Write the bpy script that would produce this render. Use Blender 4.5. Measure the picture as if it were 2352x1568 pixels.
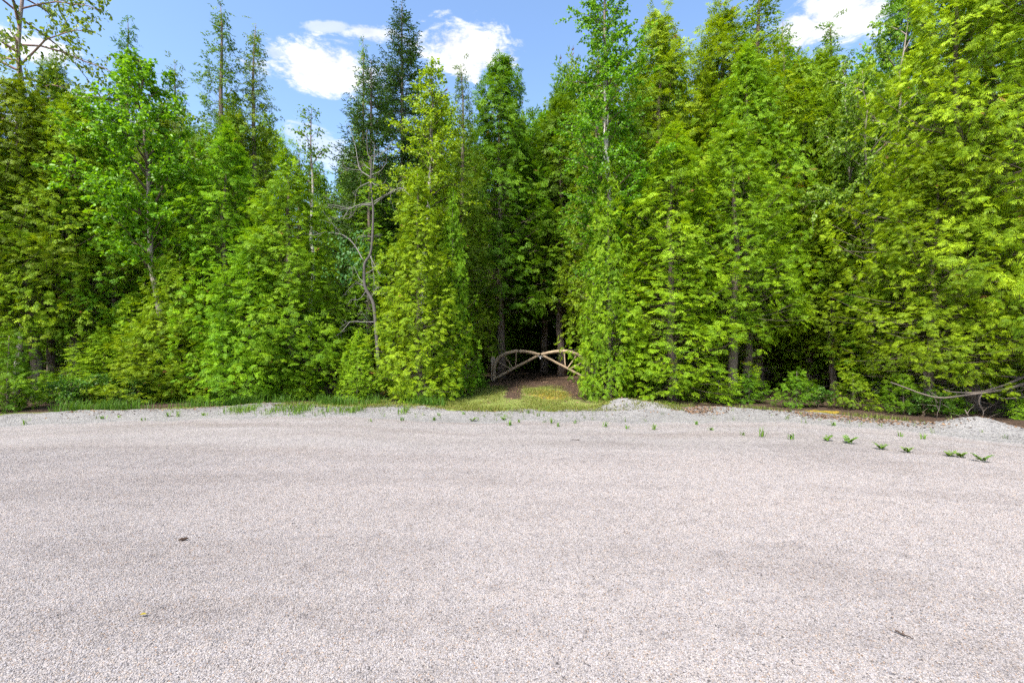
import bpy, math, random
import numpy as np

# ---------------------------------------------------------------- camera, sky, sun
scene = bpy.context.scene
for o in list(bpy.data.objects):
    bpy.data.objects.remove(o)
FPX, CX, CY, CAMH = 1045.0, 1176.0, 784.0, 1.5      # focal length and centre for a 2352 x 1568 view
cam_d = bpy.data.cameras.new('camera')
cam_d.sensor_width = 36.0
cam_d.lens = 36.0 * FPX / 2352.0
cam_d.clip_start = 0.05
cam_d.clip_end = 3000
cam = bpy.data.objects.new('camera', cam_d)
scene.collection.objects.link(cam)
cam.location = (0, 0, CAMH)
cam.rotation_euler = (math.radians(90), 0, 0)
scene.camera = cam

SUN_EL, SUN_AZ = 54.0, 211.0          # azimuth clockwise from +Y: behind the camera, to the left
world = bpy.data.worlds.new('World')
scene.world = world
world.use_nodes = True
SKY_STRENGTH, SUN_STRENGTH = 0.125, 3.3

sun_d = bpy.data.lights.new('sun', 'SUN')
sun_d.energy = SUN_STRENGTH
sun_d.angle = math.radians(7.0)
sun_d.color = (1.0, 0.95, 0.87)
sun = bpy.data.objects.new('sun', sun_d)
scene.collection.objects.link(sun)
a_, e_ = math.radians(SUN_AZ), math.radians(SUN_EL)
sd = np.array([math.sin(a_) * math.cos(e_), math.cos(a_) * math.cos(e_), math.sin(e_)])
from mathutils import Vector
sun.rotation_euler = Vector(sd).to_track_quat('Z', 'Y').to_euler()
sun.location = (-6, -10, 20)

vs = scene.view_settings
vs.view_transform = 'Standard'
vs.look = 'None'
vs.gamma = 1.0
vs.use_curve_mapping = False
vs.exposure = 1.52
scene.render.engine = 'CYCLES'
cy = scene.cycles
cy.max_bounces = 5
cy.use_adaptive_sampling = True
cy.adaptive_threshold = .03
cy.diffuse_bounces = 2
cy.glossy_bounces = 2
cy.transmission_bounces = 3
cy.transparent_max_bounces = 4
cy.use_denoising = False


def nd(nt, typ, x=0, y=0, **kw):
    n = nt.nodes.new(typ)
    n.location = (x, y)
    for k, v in kw.items():
        setattr(n, k, v)
    return n


def mathn(nt, op, a=None, b=None, c=None, clamp=False):
    n = nt.nodes.new('ShaderNodeMath')
    n.operation = op
    n.use_clamp = clamp
    for i, v in enumerate((a, b, c)):
        if v is None:
            continue
        if isinstance(v, (int, float)):
            n.inputs[i].default_value = v
        else:
            nt.links.new(v, n.inputs[i])
    return n.outputs[0]


def ramp_w(nt, fac, stops):
    r = nd(nt, 'ShaderNodeValToRGB')
    el = r.color_ramp.elements
    while len(el) > 1:
        el.remove(el[-1])
    el[0].position, el[0].color = stops[0][0], (*stops[0][1], 1)
    for p, c in stops[1:]:
        el.new(p).color = (*c, 1)
    nt.links.new(fac, r.inputs[0])
    return r.outputs[0]


def build_world():
    nt = world.node_tree
    nt.nodes.clear()
    out = nd(nt, 'ShaderNodeOutputWorld')
    bg = nd(nt, 'ShaderNodeBackground')
    bg.inputs['Strength'].default_value = SKY_STRENGTH
    sky = nd(nt, 'ShaderNodeTexSky')
    sky.sky_type = 'NISHITA'
    sky.sun_disc = False
    sky.sun_elevation = math.radians(SUN_EL)
    sky.sun_rotation = math.radians(SUN_AZ)
    sky.air_density = 1.0
    sky.dust_density = 1.4
    sky.ozone_density = 2.0
    tc = nd(nt, 'ShaderNodeTexCoord')
    sep = nd(nt, 'ShaderNodeSeparateXYZ')
    nt.links.new(tc.outputs['Generated'], sep.inputs[0])
    zc = mathn(nt, 'MAXIMUM', sep.outputs['Z'], 0.04)
    u = mathn(nt, 'DIVIDE', sep.outputs['X'], zc)          # a flat cloud deck one unit up
    v = mathn(nt, 'DIVIDE', sep.outputs['Y'], zc)
    comb = nd(nt, 'ShaderNodeCombineXYZ')
    nt.links.new(u, comb.inputs[0])
    nt.links.new(v, comb.inputs[1])

    def noise(scale, detail, rough, off, dist=0.0):
        m = nd(nt, 'ShaderNodeMapping')
        m.inputs['Location'].default_value = off
        nt.links.new(comb.outputs[0], m.inputs['Vector'])
        n = nd(nt, 'ShaderNodeTexNoise')
        n.inputs['Scale'].default_value = scale
        n.inputs['Detail'].default_value = detail
        n.inputs['Roughness'].default_value = rough
        n.inputs['Distortion'].default_value = dist
        nt.links.new(m.outputs[0], n.inputs['Vector'])
        return n.outputs['Fac']

    n1 = noise(7.0, 8, 0.62, (3.1, 1.7, 0.0), 0.5)
    n2 = noise(26.0, 7, 0.7, (0.4, 7.3, 2.0), 0.4)
    wob = mathn(nt, 'ADD', mathn(nt, 'MULTIPLY', mathn(nt, 'SUBTRACT', n1, 0.5), 2.3),
                mathn(nt, 'MULTIPLY', mathn(nt, 'SUBTRACT', n2, 0.5), 1.3))

    def px(x, y):
        vv = (CY - y) / FPX
        return (x - CX) / FPX / vv, 1.0 / vv
    blobs = []          # cumulus clouds: (centre on the deck, radii, density)
    for x0, x1, y0, y1, dens in [(628, 850, 100, 212, 1.0), (975, 1165, 62, 172, 1.0),
                                 (1800, 2060, -20, 105, 1.0), (705, 810, 50, 74, .5), (795, 890, 55, 95, .8),
                                 (0, 150, 70, 150, .9), (690, 800, 295, 390, .5), (600, 680, 105, 140, .5),
                                 (1150, 1330, 330, 420, .7), (1400, 1900, 330, 420, .9), (150, 420, 230, 400, .7)]:
        xa, ya = px(x0, (y0 + y1) / 2)
        xb, yb = px(x1, (y0 + y1) / 2)
        _, yt = px(x0, y0)
        _, ybm = px(x0, y1)
        blobs.append(((xa + xb) / 2, (yt + ybm) / 2, (xb - xa) / 2, abs(ybm - yt) / 2, dens))
    total = None
    for cx_, cy_, rx, ry, dens in blobs:
        dx = mathn(nt, 'DIVIDE', mathn(nt, 'SUBTRACT', u, cx_), rx * 1.1)
        dy = mathn(nt, 'DIVIDE', mathn(nt, 'SUBTRACT', v, cy_), ry * 1.1)
        d = mathn(nt, 'SQRT', mathn(nt, 'ADD', mathn(nt, 'MULTIPLY', dx, dx), mathn(nt, 'MULTIPLY', dy, dy)))
        d = mathn(nt, 'ADD', d, wob)
        mr = nd(nt, 'ShaderNodeMapRange')
        mr.interpolation_type = 'SMOOTHSTEP'
        nt.links.new(d, mr.inputs['Value'])
        mr.inputs['From Min'].default_value = 1.25
        mr.inputs['From Max'].default_value = 0.55
        mr.inputs['To Min'].default_value = 0.0
        mr.inputs['To Max'].default_value = dens
        total = mr.outputs[0] if total is None else mathn(nt, 'MAXIMUM', total, mr.outputs[0])
    # the same broken cumulus goes on over the rest of the sky
    g = noise(0.9, 9, 0.6, (11.0, 4.0, 0.0), 0.4)
    mr = nd(nt, 'ShaderNodeMapRange')
    mr.interpolation_type = 'SMOOTHSTEP'
    nt.links.new(g, mr.inputs['Value'])
    mr.inputs['From Min'].default_value = 0.53
    mr.inputs['From Max'].default_value = 0.62
    # the window of open blue the photograph looks into
    wx = mathn(nt, 'DIVIDE', mathn(nt, 'SUBTRACT', u, 0.0), 1.9)
    wy = mathn(nt, 'DIVIDE', mathn(nt, 'SUBTRACT', v, 1.7), 1.0)
    wd = mathn(nt, 'SQRT', mathn(nt, 'ADD', mathn(nt, 'MULTIPLY', wx, wx), mathn(nt, 'MULTIPLY', wy, wy)))
    wm = nd(nt, 'ShaderNodeMapRange')
    wm.interpolation_type = 'SMOOTHSTEP'
    nt.links.new(wd, wm.inputs['Value'])
    wm.inputs['From Min'].default_value = 0.8
    wm.inputs['From Max'].default_value = 1.3
    gen = mathn(nt, 'MULTIPLY', mr.outputs[0], wm.outputs[0])
    total = mathn(nt, 'MAXIMUM', total, gen, clamp=True)
    hz = nd(nt, 'ShaderNodeMapRange')
    nt.links.new(sep.outputs['Z'], hz.inputs['Value'])
    hz.inputs['From Min'].default_value = 0.0
    hz.inputs['From Max'].default_value = 0.08
    total = mathn(nt, 'MULTIPLY', total, hz.outputs[0], clamp=True)
    hs = nd(nt, 'ShaderNodeHueSaturation')
    hs.inputs['Saturation'].default_value = 1.05
    hs.inputs['Value'].default_value = 1.0
    nt.links.new(sky.outputs[0], hs.inputs['Color'])
    mix = nd(nt, 'ShaderNodeMix', data_type='RGBA')
    nt.links.new(total, mix.inputs[0])
    nt.links.new(hs.outputs[0], mix.inputs[6])
    cl = ramp_w(nt, n1, [(.3, (3.5, 3.5, 3.55)), (.5, (3.2, 3.25, 3.35)), (.7, (2.4, 2.5, 2.8))])
    nt.links.new(cl, mix.inputs[7])
    nt.links.new(mix.outputs[2], bg.inputs['Color'])
    nt.links.new(bg.outputs[0], out.inputs['Surface'])


build_world()


def P(px, py, Y):
    """point seen at pixel (px, py) at the depth Y"""
    return np.array([(px - CX) / FPX * Y, Y, CAMH - (py - CY) / FPX * Y])


# ---------------------------------------------------------------- helpers
COL = scene.collection


class MB:
    """collects quads / triangles with vertex colours into one mesh"""

    def __init__(self):
        self.v, self.f, self.c, self.n = [], [], [], 0

    def add(self, verts, faces, col):
        verts = np.asarray(verts, float).reshape(-1, 3)
        col = np.asarray(col, float)
        if col.ndim == 1:
            col = np.tile(col, (len(verts), 1))
        faces = np.asarray(faces, np.int64)
        self.v.append(verts)
        self.c.append(col)
        self.f.append(faces + self.n)
        self.n += len(verts)

    def tube(self, pts, radii, sides=6, col=(.2, .15, .1), cap=True, rng=None, rough=0.0):
        pts = np.asarray(pts, float)
        n = len(pts)
        radii = np.broadcast_to(np.asarray(radii, float), (n,))
        tan = np.gradient(pts, axis=0)
        tan /= np.linalg.norm(tan, axis=1)[:, None] + 1e-9
        ref = np.array([0, 0, 1.0]) if abs(tan[0][2]) < .8 else np.array([1.0, 0, 0])
        a = np.cross(tan, ref)
        a /= np.linalg.norm(a, axis=1)[:, None] + 1e-9
        b = np.cross(tan, a)
        th = np.linspace(0, 2 * np.pi, sides, endpoint=False)
        r = radii[:, None] * np.ones(sides)
        if rng is not None and rough:
            r = r * (1 + rough * rng.normal(0, 1, (n, sides)))
        V = pts[:, None, :] + r[..., None] * (np.cos(th)[None, :, None] * a[:, None, :] + np.sin(th)[None, :, None] * b[:, None, :])
        V = V.reshape(-1, 3)
        i = np.arange(n - 1)[:, None] * sides
        j = np.arange(sides)[None, :]
        j2 = (j + 1) % sides
        F = np.stack([i + j, i + j2, i + sides + j2, i + sides + j], -1).reshape(-1, 4)
        col = np.asarray(col, float)
        if col.ndim == 2:
            col = np.repeat(col, sides, axis=0)
        self.add(V, F, col)
        if cap:
            for e, rev in ((0, 1), (n - 1, 0)):
                base = self.n - n * sides + e * sides
                idx = np.arange(sides)
                tri = np.stack([np.zeros(sides - 2, int), idx[1:-1], idx[2:]], -1) + base
                if rev:
                    tri = tri[:, ::-1]
                q = np.concatenate([tri, tri[:, 2:3]], 1)
                self.f.append(q)

    def box(self, c, s, col, rz=0.0):
        c = np.asarray(c, float)
        s = np.asarray(s, float) / 2
        k = np.array([[-1, -1, -1], [1, -1, -1], [1, 1, -1], [-1, 1, -1], [-1, -1, 1], [1, -1, 1], [1, 1, 1], [-1, 1, 1]]) * s
        R = np.array([[math.cos(rz), -math.sin(rz), 0], [math.sin(rz), math.cos(rz), 0], [0, 0, 1]])
        self.add(k @ R.T + c, [[0, 3, 2, 1], [4, 5, 6, 7], [0, 1, 5, 4], [1, 2, 6, 5], [2, 3, 7, 6], [3, 0, 4, 7]], col)

    def mesh(self, name, mat, smooth=False):
        V = np.concatenate(self.v)
        F = np.concatenate(self.f)
        C = np.concatenate(self.c)
        tri = F[:, 2] == F[:, 3]
        cnt = np.where(tri, 3, 4)
        starts = np.concatenate([[0], np.cumsum(cnt)[:-1]])
        keep = np.ones(F.shape, bool)
        keep[tri, 3] = False
        loops = F[keep]
        me = bpy.data.meshes.new(name)
        me.vertices.add(len(V))
        me.vertices.foreach_set('co', V.astype(np.float32).ravel())
        me.loops.add(len(loops))
        me.loops.foreach_set('vertex_index', loops.astype(np.int32))
        me.polygons.add(len(F))
        me.polygons.foreach_set('loop_start', starts.astype(np.int32))
        me.polygons.foreach_set('loop_total', cnt.astype(np.int32))
        if smooth:
            me.polygons.foreach_set('use_smooth', np.ones(len(F), bool))
        att = me.color_attributes.new('Col', 'FLOAT_COLOR', 'POINT')
        c4 = np.ones((len(V), 4), np.float32)
        c4[:, :3] = C
        att.data.foreach_set('color', c4.ravel())
        me.materials.append(mat)
        me.update(calc_edges=True)
        return me


def link(name, data, parent=None, loc=(0, 0, 0), rz=0.0, scale=(1, 1, 1)):
    o = bpy.data.objects.new(name, data)
    COL.objects.link(o)
    o.location = loc
    o.rotation_euler = (0, 0, rz)
    o.scale = scale
    if parent is not None:
        o.parent = parent
    return o


def tag(o, label=None, cat=None, group=None, kind=None):
    if label:
        o['label'] = label
    if cat:
        o['category'] = cat
    if group:
        o['group'] = group
    if kind:
        o['kind'] = kind
    return o


# ---------------------------------------------------------------- materials
def mat_base(name):
    m = bpy.data.materials.new(name)
    m.use_nodes = True
    nt = m.node_tree
    nt.nodes.clear()
    return m, nt, nd(nt, 'ShaderNodeOutputMaterial')


def noise_tex(nt, scale, detail=4, rough=.55, coord=None, dist=0.0):
    n = nd(nt, 'ShaderNodeTexNoise')
    n.inputs['Scale'].default_value = scale
    n.inputs['Detail'].default_value = detail
    n.inputs['Roughness'].default_value = rough
    n.inputs['Distortion'].default_value = dist
    if coord is not None:
        nt.links.new(coord, n.inputs['Vector'])
    return n.outputs['Fac']


def ramp(nt, fac, stops):
    r = nd(nt, 'ShaderNodeValToRGB')
    el = r.color_ramp.elements
    while len(el) > 1:
        el.remove(el[-1])
    el[0].position, el[0].color = stops[0][0], (*stops[0][1], 1)
    for p, c in stops[1:]:
        e = el.new(p)
        e.color = (*c, 1)
    nt.links.new(fac, r.inputs[0])
    return r.outputs[0]


def mixc(nt, fac, a, b, mode='MIX'):
    m = nd(nt, 'ShaderNodeMix', data_type='RGBA', blend_type=mode)
    for s, i in ((fac, 0), (a, 6), (b, 7)):
        if isinstance(s, (int, float)):
            m.inputs[i].default_value = s
        elif isinstance(s, tuple):
            m.inputs[i].default_value = (*s, 1)
        else:
            nt.links.new(s, m.inputs[i])
    return m.outputs[2]


def foliage_mat(name, trans=.35, spec=.25, rough=.5, hue_var=.035, val_var=.45, sat=1.0):
    m, nt, out = mat_base(name)
    at = nd(nt, 'ShaderNodeAttribute', attribute_name='Col')
    oi = nd(nt, 'ShaderNodeObjectInfo')
    hs = nd(nt, 'ShaderNodeHueSaturation')
    hs.inputs['Saturation'].default_value = sat
    nt.links.new(at.outputs['Color'], hs.inputs['Color'])
    h = mathn(nt, 'MULTIPLY_ADD', oi.outputs['Random'], hue_var, .5 - hue_var / 2)
    w = nd(nt, 'ShaderNodeTexWhiteNoise', noise_dimensions='1D')
    nt.links.new(oi.outputs['Random'], w.inputs['W'])
    val = mathn(nt, 'MULTIPLY_ADD', w.outputs['Value'], val_var, 1.0 - val_var / 2)
    nt.links.new(h, hs.inputs['Hue'])
    nt.links.new(val, hs.inputs['Value'])
    bs = nd(nt, 'ShaderNodeBsdfPrincipled')
    bs.inputs['Roughness'].default_value = rough
    bs.inputs['Specular IOR Level'].default_value = spec
    nt.links.new(hs.outputs[0], bs.inputs['Base Color'])
    tr = nd(nt, 'ShaderNodeBsdfTranslucent')
    tcol = mixc(nt, 1.0, hs.outputs[0], (1.25, 1.15, .5), 'MULTIPLY')
    nt.links.new(tcol, tr.inputs['Color'])
    mx = nd(nt, 'ShaderNodeMixShader')
    mx.inputs[0].default_value = trans
    nt.links.new(bs.outputs[0], mx.inputs[1])
    nt.links.new(tr.outputs[0], mx.inputs[2])
    nt.links.new(mx.outputs[0], out.inputs['Surface'])
    return m


def bark_mat(name, scale=30, bump=.6, stretch=(1, 1, .18), contrast=.5, rough=.85):
    m, nt, out = mat_base(name)
    at = nd(nt, 'ShaderNodeAttribute', attribute_name='Col')
    tc = nd(nt, 'ShaderNodeTexCoord')
    mp = nd(nt, 'ShaderNodeMapping')
    mp.inputs['Scale'].default_value = stretch
    nt.links.new(tc.outputs['Object'], mp.inputs['Vector'])
    n1 = noise_tex(nt, scale, 6, .65, mp.outputs[0], .4)
    n2 = noise_tex(nt, 3.0, 3, .5, tc.outputs['Object'])
    k = mathn(nt, 'ADD', mathn(nt, 'MULTIPLY', n1, 1.1), mathn(nt, 'MULTIPLY', n2, .5))
    f = ramp(nt, k, [(.45, (1 - contrast,) * 3), (.8, (1, 1, 1)), (1.1, (1.0 + contrast * .5,) * 3)])
    c = mixc(nt, 1.0, at.outputs['Color'], f, 'MULTIPLY')
    bs = nd(nt, 'ShaderNodeBsdfPrincipled')
    bs.inputs['Roughness'].default_value = rough
    bs.inputs['Specular IOR Level'].default_value = .2
    nt.links.new(c, bs.inputs['Base Color'])
    bp = nd(nt, 'ShaderNodeBump')
    bp.inputs['Strength'].default_value = bump
    bp.inputs['Distance'].default_value = .01
    nt.links.new(n1, bp.inputs['Height'])
    nt.links.new(bp.outputs[0], bs.inputs['Normal'])
    nt.links.new(bs.outputs[0], out.inputs['Surface'])
    return m


def birch_bark_mat():
    m, nt, out = mat_base('birch_bark')
    at = nd(nt, 'ShaderNodeAttribute', attribute_name='Col')
    tc = nd(nt, 'ShaderNodeTexCoord')
    mp = nd(nt, 'ShaderNodeMapping')
    mp.inputs['Scale'].default_value = (3, 3, 14)
    nt.links.new(tc.outputs['Object'], mp.inputs['Vector'])
    n1 = noise_tex(nt, 1.6, 4, .6, mp.outputs[0], .6)
    n2 = noise_tex(nt, 2.2, 3, .6, tc.outputs['Object'])
    k = mathn(nt, 'ADD', mathn(nt, 'MULTIPLY', n1, .7), mathn(nt, 'MULTIPLY', n2, .45))
    f = ramp(nt, k, [(.40, (.12, .1, .09)), (.48, (.75, .72, .68)), (.75, (1, 1, 1))])
    c = mixc(nt, 1.0, at.outputs['Color'], f, 'MULTIPLY')
    bs = nd(nt, 'ShaderNodeBsdfPrincipled')
    bs.inputs['Roughness'].default_value = .7
    nt.links.new(c, bs.inputs['Base Color'])
    nt.links.new(bs.outputs[0], out.inputs['Surface'])
    return m


def gravel_mat(name, tones, stone=.011, patch=.16):
    """small rounded stones: voronoi cells with their own tint and a bump"""
    m, nt, out = mat_base(name)
    geo = nd(nt, 'ShaderNodeNewGeometry')
    vo = nd(nt, 'ShaderNodeTexVoronoi')
    vo.inputs['Scale'].default_value = 1 / stone
    nt.links.new(geo.outputs['Position'], vo.inputs['Vector'])
    sp = nd(nt, 'ShaderNodeSeparateColor')
    nt.links.new(vo.outputs['Color'], sp.inputs[0])
    c = ramp(nt, sp.outputs[0], tones)
    # larger patches where the mix of stone differs
    n1 = noise_tex(nt, .55, 5, .6, geo.outputs['Position'])
    mp = nd(nt, 'ShaderNodeMapping')
    # wheel lanes sweeping round the bend
    sx = nd(nt, 'ShaderNodeSeparateXYZ')
    nt.links.new(geo.outputs['Position'], sx.inputs[0])
    lane = mathn(nt, 'ADD', sx.outputs['Y'], mathn(nt, 'MULTIPLY', mathn(nt, 'POWER', mathn(nt, 'ADD', sx.outputs['X'], 1.5), 2.0), .022))
    cb = nd(nt, 'ShaderNodeCombineXYZ')
    nt.links.new(mathn(nt, 'MULTIPLY', sx.outputs['X'], .07), cb.inputs[0])
    nt.links.new(lane, cb.inputs[1])
    nt.links.new(cb.outputs[0], mp.inputs['Vector'])
    n2 = noise_tex(nt, 1.7, 4, .6, mp.outputs[0])
    n3 = noise_tex(nt, 22.0, 4, .7, geo.outputs['Position'])
    k = mathn(nt, 'ADD', mathn(nt, 'MULTIPLY', n1, .5), mathn(nt, 'MULTIPLY', n2, .5))
    f = ramp(nt, k, [(.38, (1 - patch, .985 - patch, .975 - patch)), (.5, (.97, .965, .96)), (.62, (1.02, 1.005, .99))])
    c = mixc(nt, 1.0, c, f, 'MULTIPLY')
    f3 = ramp(nt, n3, [(.36, (.45, .44, .45)), (.46, (1, 1, 1))])
    c = mixc(nt, .55, c, f3, 'MULTIPLY')
    n5 = noise_tex(nt, 7.0, 6, .75, geo.outputs['Position'], .2)
    c = mixc(nt, 1.0, c, ramp(nt, n5, [(.34, (.80, .795, .80)), (.47, (.97, .968, .968)), (.62, (1.03, 1.028, 1.025))]), 'MULTIPLY')
    at = nd(nt, 'ShaderNodeAttribute', attribute_name='Col')        # compacted dirt in the wheel tracks
    c = mixc(nt, 1.0, c, at.outputs['Color'], 'MULTIPLY')
    bs = nd(nt, 'ShaderNodeBsdfPrincipled')
    bs.inputs['Roughness'].default_value = .8
    bs.inputs['Specular IOR Level'].default_value = .25
    nt.links.new(c, bs.inputs['Base Color'])
    inv = mathn(nt, 'SUBTRACT', 1.0, vo.outputs['Distance'])
    bp = nd(nt, 'ShaderNodeBump')
    bp.inputs['Strength'].default_value = .9
    bp.inputs['Distance'].default_value = stone * .7
    nt.links.new(mathn(nt, 'ADD', inv, mathn(nt, 'MULTIPLY', n3, 1.5)), bp.inputs['Height'])
    nt.links.new(bp.outputs[0], bs.inputs['Normal'])
    nt.links.new(bs.outputs[0], out.inputs['Surface'])
    return m


ROAD_TONES = [(0, (.07, .065, .067)), (.05, (.162, .148, .147)), (.2, (.23, .211, .207)), (.5, (.272, .25, .245)), (.8, (.298, .275, .270)), (1, (.345, .324, .32))]
SHOULDER_TONES = [(0, (.06, .06, .063)), (.06, (.145, .143, .145)), (.25, (.195, .189, .186)), (.6, (.232, .225, .221)), (1, (.29, .283, .278))]


def stone_mat():
    m, nt, out = mat_base('stone')
    oi = nd(nt, 'ShaderNodeObjectInfo')
    c = ramp(nt, oi.outputs['Random'], ROAD_TONES)
    geo = nd(nt, 'ShaderNodeNewGeometry')
    w = nd(nt, 'ShaderNodeTexWhiteNoise', noise_dimensions='1D')
    nt.links.new(oi.outputs['Random'], w.inputs['W'])
    tint = ramp(nt, w.outputs['Value'], [(0, (.93, .96, 1.04)), (.35, (1, 1, 1)), (.75, (1.03, 1, .97)), (.93, (1.04, .98, .88)), (1, (.95, .7, .5))])
    c = mixc(nt, 1.0, c, tint, 'MULTIPLY')
    n1 = noise_tex(nt, .55, 5, .6, geo.outputs['Position'])
    mp = nd(nt, 'ShaderNodeMapping')
    # wheel lanes sweeping round the bend
    sx = nd(nt, 'ShaderNodeSeparateXYZ')
    nt.links.new(geo.outputs['Position'], sx.inputs[0])
    lane = mathn(nt, 'ADD', sx.outputs['Y'], mathn(nt, 'MULTIPLY', mathn(nt, 'POWER', mathn(nt, 'ADD', sx.outputs['X'], 1.5), 2.0), .022))
    cb = nd(nt, 'ShaderNodeCombineXYZ')
    nt.links.new(mathn(nt, 'MULTIPLY', sx.outputs['X'], .07), cb.inputs[0])
    nt.links.new(lane, cb.inputs[1])
    nt.links.new(cb.outputs[0], mp.inputs['Vector'])
    n2 = noise_tex(nt, 1.7, 4, .6, mp.outputs[0])
    k = mathn(nt, 'ADD', mathn(nt, 'MULTIPLY', n1, .5), mathn(nt, 'MULTIPLY', n2, .5))
    f = ramp(nt, k, [(.38, (.84, .825, .815)), (.5, (.98, .975, .97)), (.62, (1.03, 1.015, 1.0))])
    c = mixc(nt, 1.0, c, f, 'MULTIPLY')
    n5 = noise_tex(nt, 7.0, 6, .75, geo.outputs['Position'], .2)
    c = mixc(nt, 1.0, c, ramp(nt, n5, [(.34, (.80, .795, .80)), (.47, (.97, .968, .968)), (.62, (1.03, 1.028, 1.025))]), 'MULTIPLY')
    bs = nd(nt, 'ShaderNodeBsdfPrincipled')
    bs.inputs['Roughness'].default_value = .75
    bs.inputs['Specular IOR Level'].default_value = .3
    nt.links.new(c, bs.inputs['Base Color'])
    nt.links.new(bs.outputs[0], out.inputs['Surface'])
    return m


def ground_mat():
    """forest litter, soil, moss and thin turf; which one grows where is stored in the vertex colours"""
    m, nt, out = mat_base('ground_soil')
    at = nd(nt, 'ShaderNodeAttribute', attribute_name='Col')
    sp = nd(nt, 'ShaderNodeSeparateColor')
    nt.links.new(at.outputs['Color'], sp.inputs[0])
    geo = nd(nt, 'ShaderNodeNewGeometry')
    nb = noise_tex(nt, 2.3, 5, .6, geo.outputs['Position'])
    nf = noise_tex(nt, 45, 4, .7, geo.outputs['Position'])
    nm = noise_tex(nt, 9, 4, .6, geo.outputs['Position'])
    litter = ramp(nt, nf, [(.3, (.025, .018, .013)), (.5, (.065, .043, .030)), (.62, (.11, .073, .052)), (.75, (.2, .14, .10))])
    turf = ramp(nt, nf, [(.3, (.07, .10, .02)), (.5, (.16, .2, .045)), (.7, (.3, .3, .1))])
    moss = ramp(nt, nm, [(.35, (.16, .15, .02)), (.55, (.30, .22, .03)), (.7, (.33, .17, .03))])

    def soft(x, nz):
        k = mathn(nt, 'ADD', x, mathn(nt, 'MULTIPLY', mathn(nt, 'SUBTRACT', nz, .5), 1.3))
        r = nd(nt, 'ShaderNodeMapRange')
        r.interpolation_type = 'SMOOTHSTEP'
        nt.links.new(k, r.inputs['Value'])
        r.inputs['From Min'].default_value = .35
        r.inputs['From Max'].default_value = .65
        return r.outputs[0]
    c = mixc(nt, soft(sp.outputs[1], nb), litter, turf)
    c = mixc(nt, soft(sp.outputs[0], nm), c, moss)
    bs = nd(nt, 'ShaderNodeBsdfPrincipled')
    bs.inputs['Roughness'].default_value = .95
    bs.inputs['Specular IOR Level'].default_value = .1
    nt.links.new(c, bs.inputs['Base Color'])
    bp = nd(nt, 'ShaderNodeBump')
    bp.inputs['Strength'].default_value = 1.0
    bp.inputs['Distance'].default_value = .02
    nt.links.new(nf, bp.inputs['Height'])
    nt.links.new(bp.outputs[0], bs.inputs['Normal'])
    nt.links.new(bs.outputs[0], out.inputs['Surface'])
    return m


def plain_mat(name, col, rough=.5, metal=0.0):
    m, nt, out = mat_base(name)
    tc = nd(nt, 'ShaderNodeTexCoord')
    n = noise_tex(nt, 60, 4, .6, tc.outputs['Object'])
    c = mixc(nt, 1.0, col, ramp(nt, n, [(.3, (.75, .75, .75)), (.7, (1.1, 1.1, 1.1))]), 'MULTIPLY')
    bs = nd(nt, 'ShaderNodeBsdfPrincipled')
    bs.inputs['Roughness'].default_value = rough
    bs.inputs['Metallic'].default_value = metal
    nt.links.new(c, bs.inputs['Base Color'])
    nt.links.new(bs.outputs[0], out.inputs['Surface'])
    return m


M_CEDAR = foliage_mat('cedar_foliage', .36, .18, .55)
M_LEAF = foliage_mat('broad_leaf', .45, .35, .42, .02, .15)
M_NEEDLE = foliage_mat('needle_foliage', .15, .2, .5, .01, .1)
M_GRASS = foliage_mat('grass_blade', .35, .2, .5, .02, .2)
M_BARK = bark_mat('cedar_bark')
M_GREYBARK = bark_mat('weathered_bark', 60, .3, (1, 1, .4), .35)
M_BIRCH = birch_bark_mat()
M_LOG = bark_mat('peeled_log', 26, .5, (.5, 1, 1), .5, .7)
M_ROAD = gravel_mat('road_gravel', ROAD_TONES)
M_SHOULDER = gravel_mat('shoulder_gravel', SHOULDER_TONES, .014, .2)
M_STONE = stone_mat()
M_GROUND = ground_mat()
M_STEEL = plain_mat('lock_steel', (.55, .55, .55), .35, .8)
M_DEBRIS = bark_mat('dry_debris', 80, .3, (1, 1, 1), .4)

# ---------------------------------------------------------------- terrain
_cx = np.array([-60, -25, -14, -9.94, -7.0, -5.2, -2.65, -1.66, 1.86, 2.6, 4.8, 6.4, 7.2, 7.9, 8.7, 9.6, 12, 20, 60.])
_cy = np.array([4., 5.5, 7.6, 8.83, 9.83, 10.16, 10.0, 9.83, 9.5, 9.75, 9.64, 8.85, 8.2, 7.2, 6.2, 5.2, 3.0, -1., -8.])
MOUNDS = [(2.42, 9.85, .23, .48), (3.1, 9.75, .11, .35), (7.72, 7.55, .2, .5), (8.25, 6.8, .1, .5),
          (-5.1, 10.2, .06, .9), (-2.2, 10.0, .03, .6), (4.4, 9.7, .04, .5), (-8.6, 9.3, .04, .8), (1.2, 9.6, .02, .5)]


def yc(x):
    x = np.asarray(x, float)
    k = [np.interp(x + d, _cx, _cy) for d in (-.5, -.25, 0, .25, .5)]
    return sum(k) / 5 + .08 * np.sin(x * 1.7) + .05 * np.sin(x * 4.1 + 1)


def wob(x, y, f, ph):
    return (np.sin(x * f + ph) * np.cos(y * f * 1.13 + ph * 1.7) + .5 * np.sin(x * f * 2.3 + y * f * 1.9 + ph * 3)) / 1.5


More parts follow.
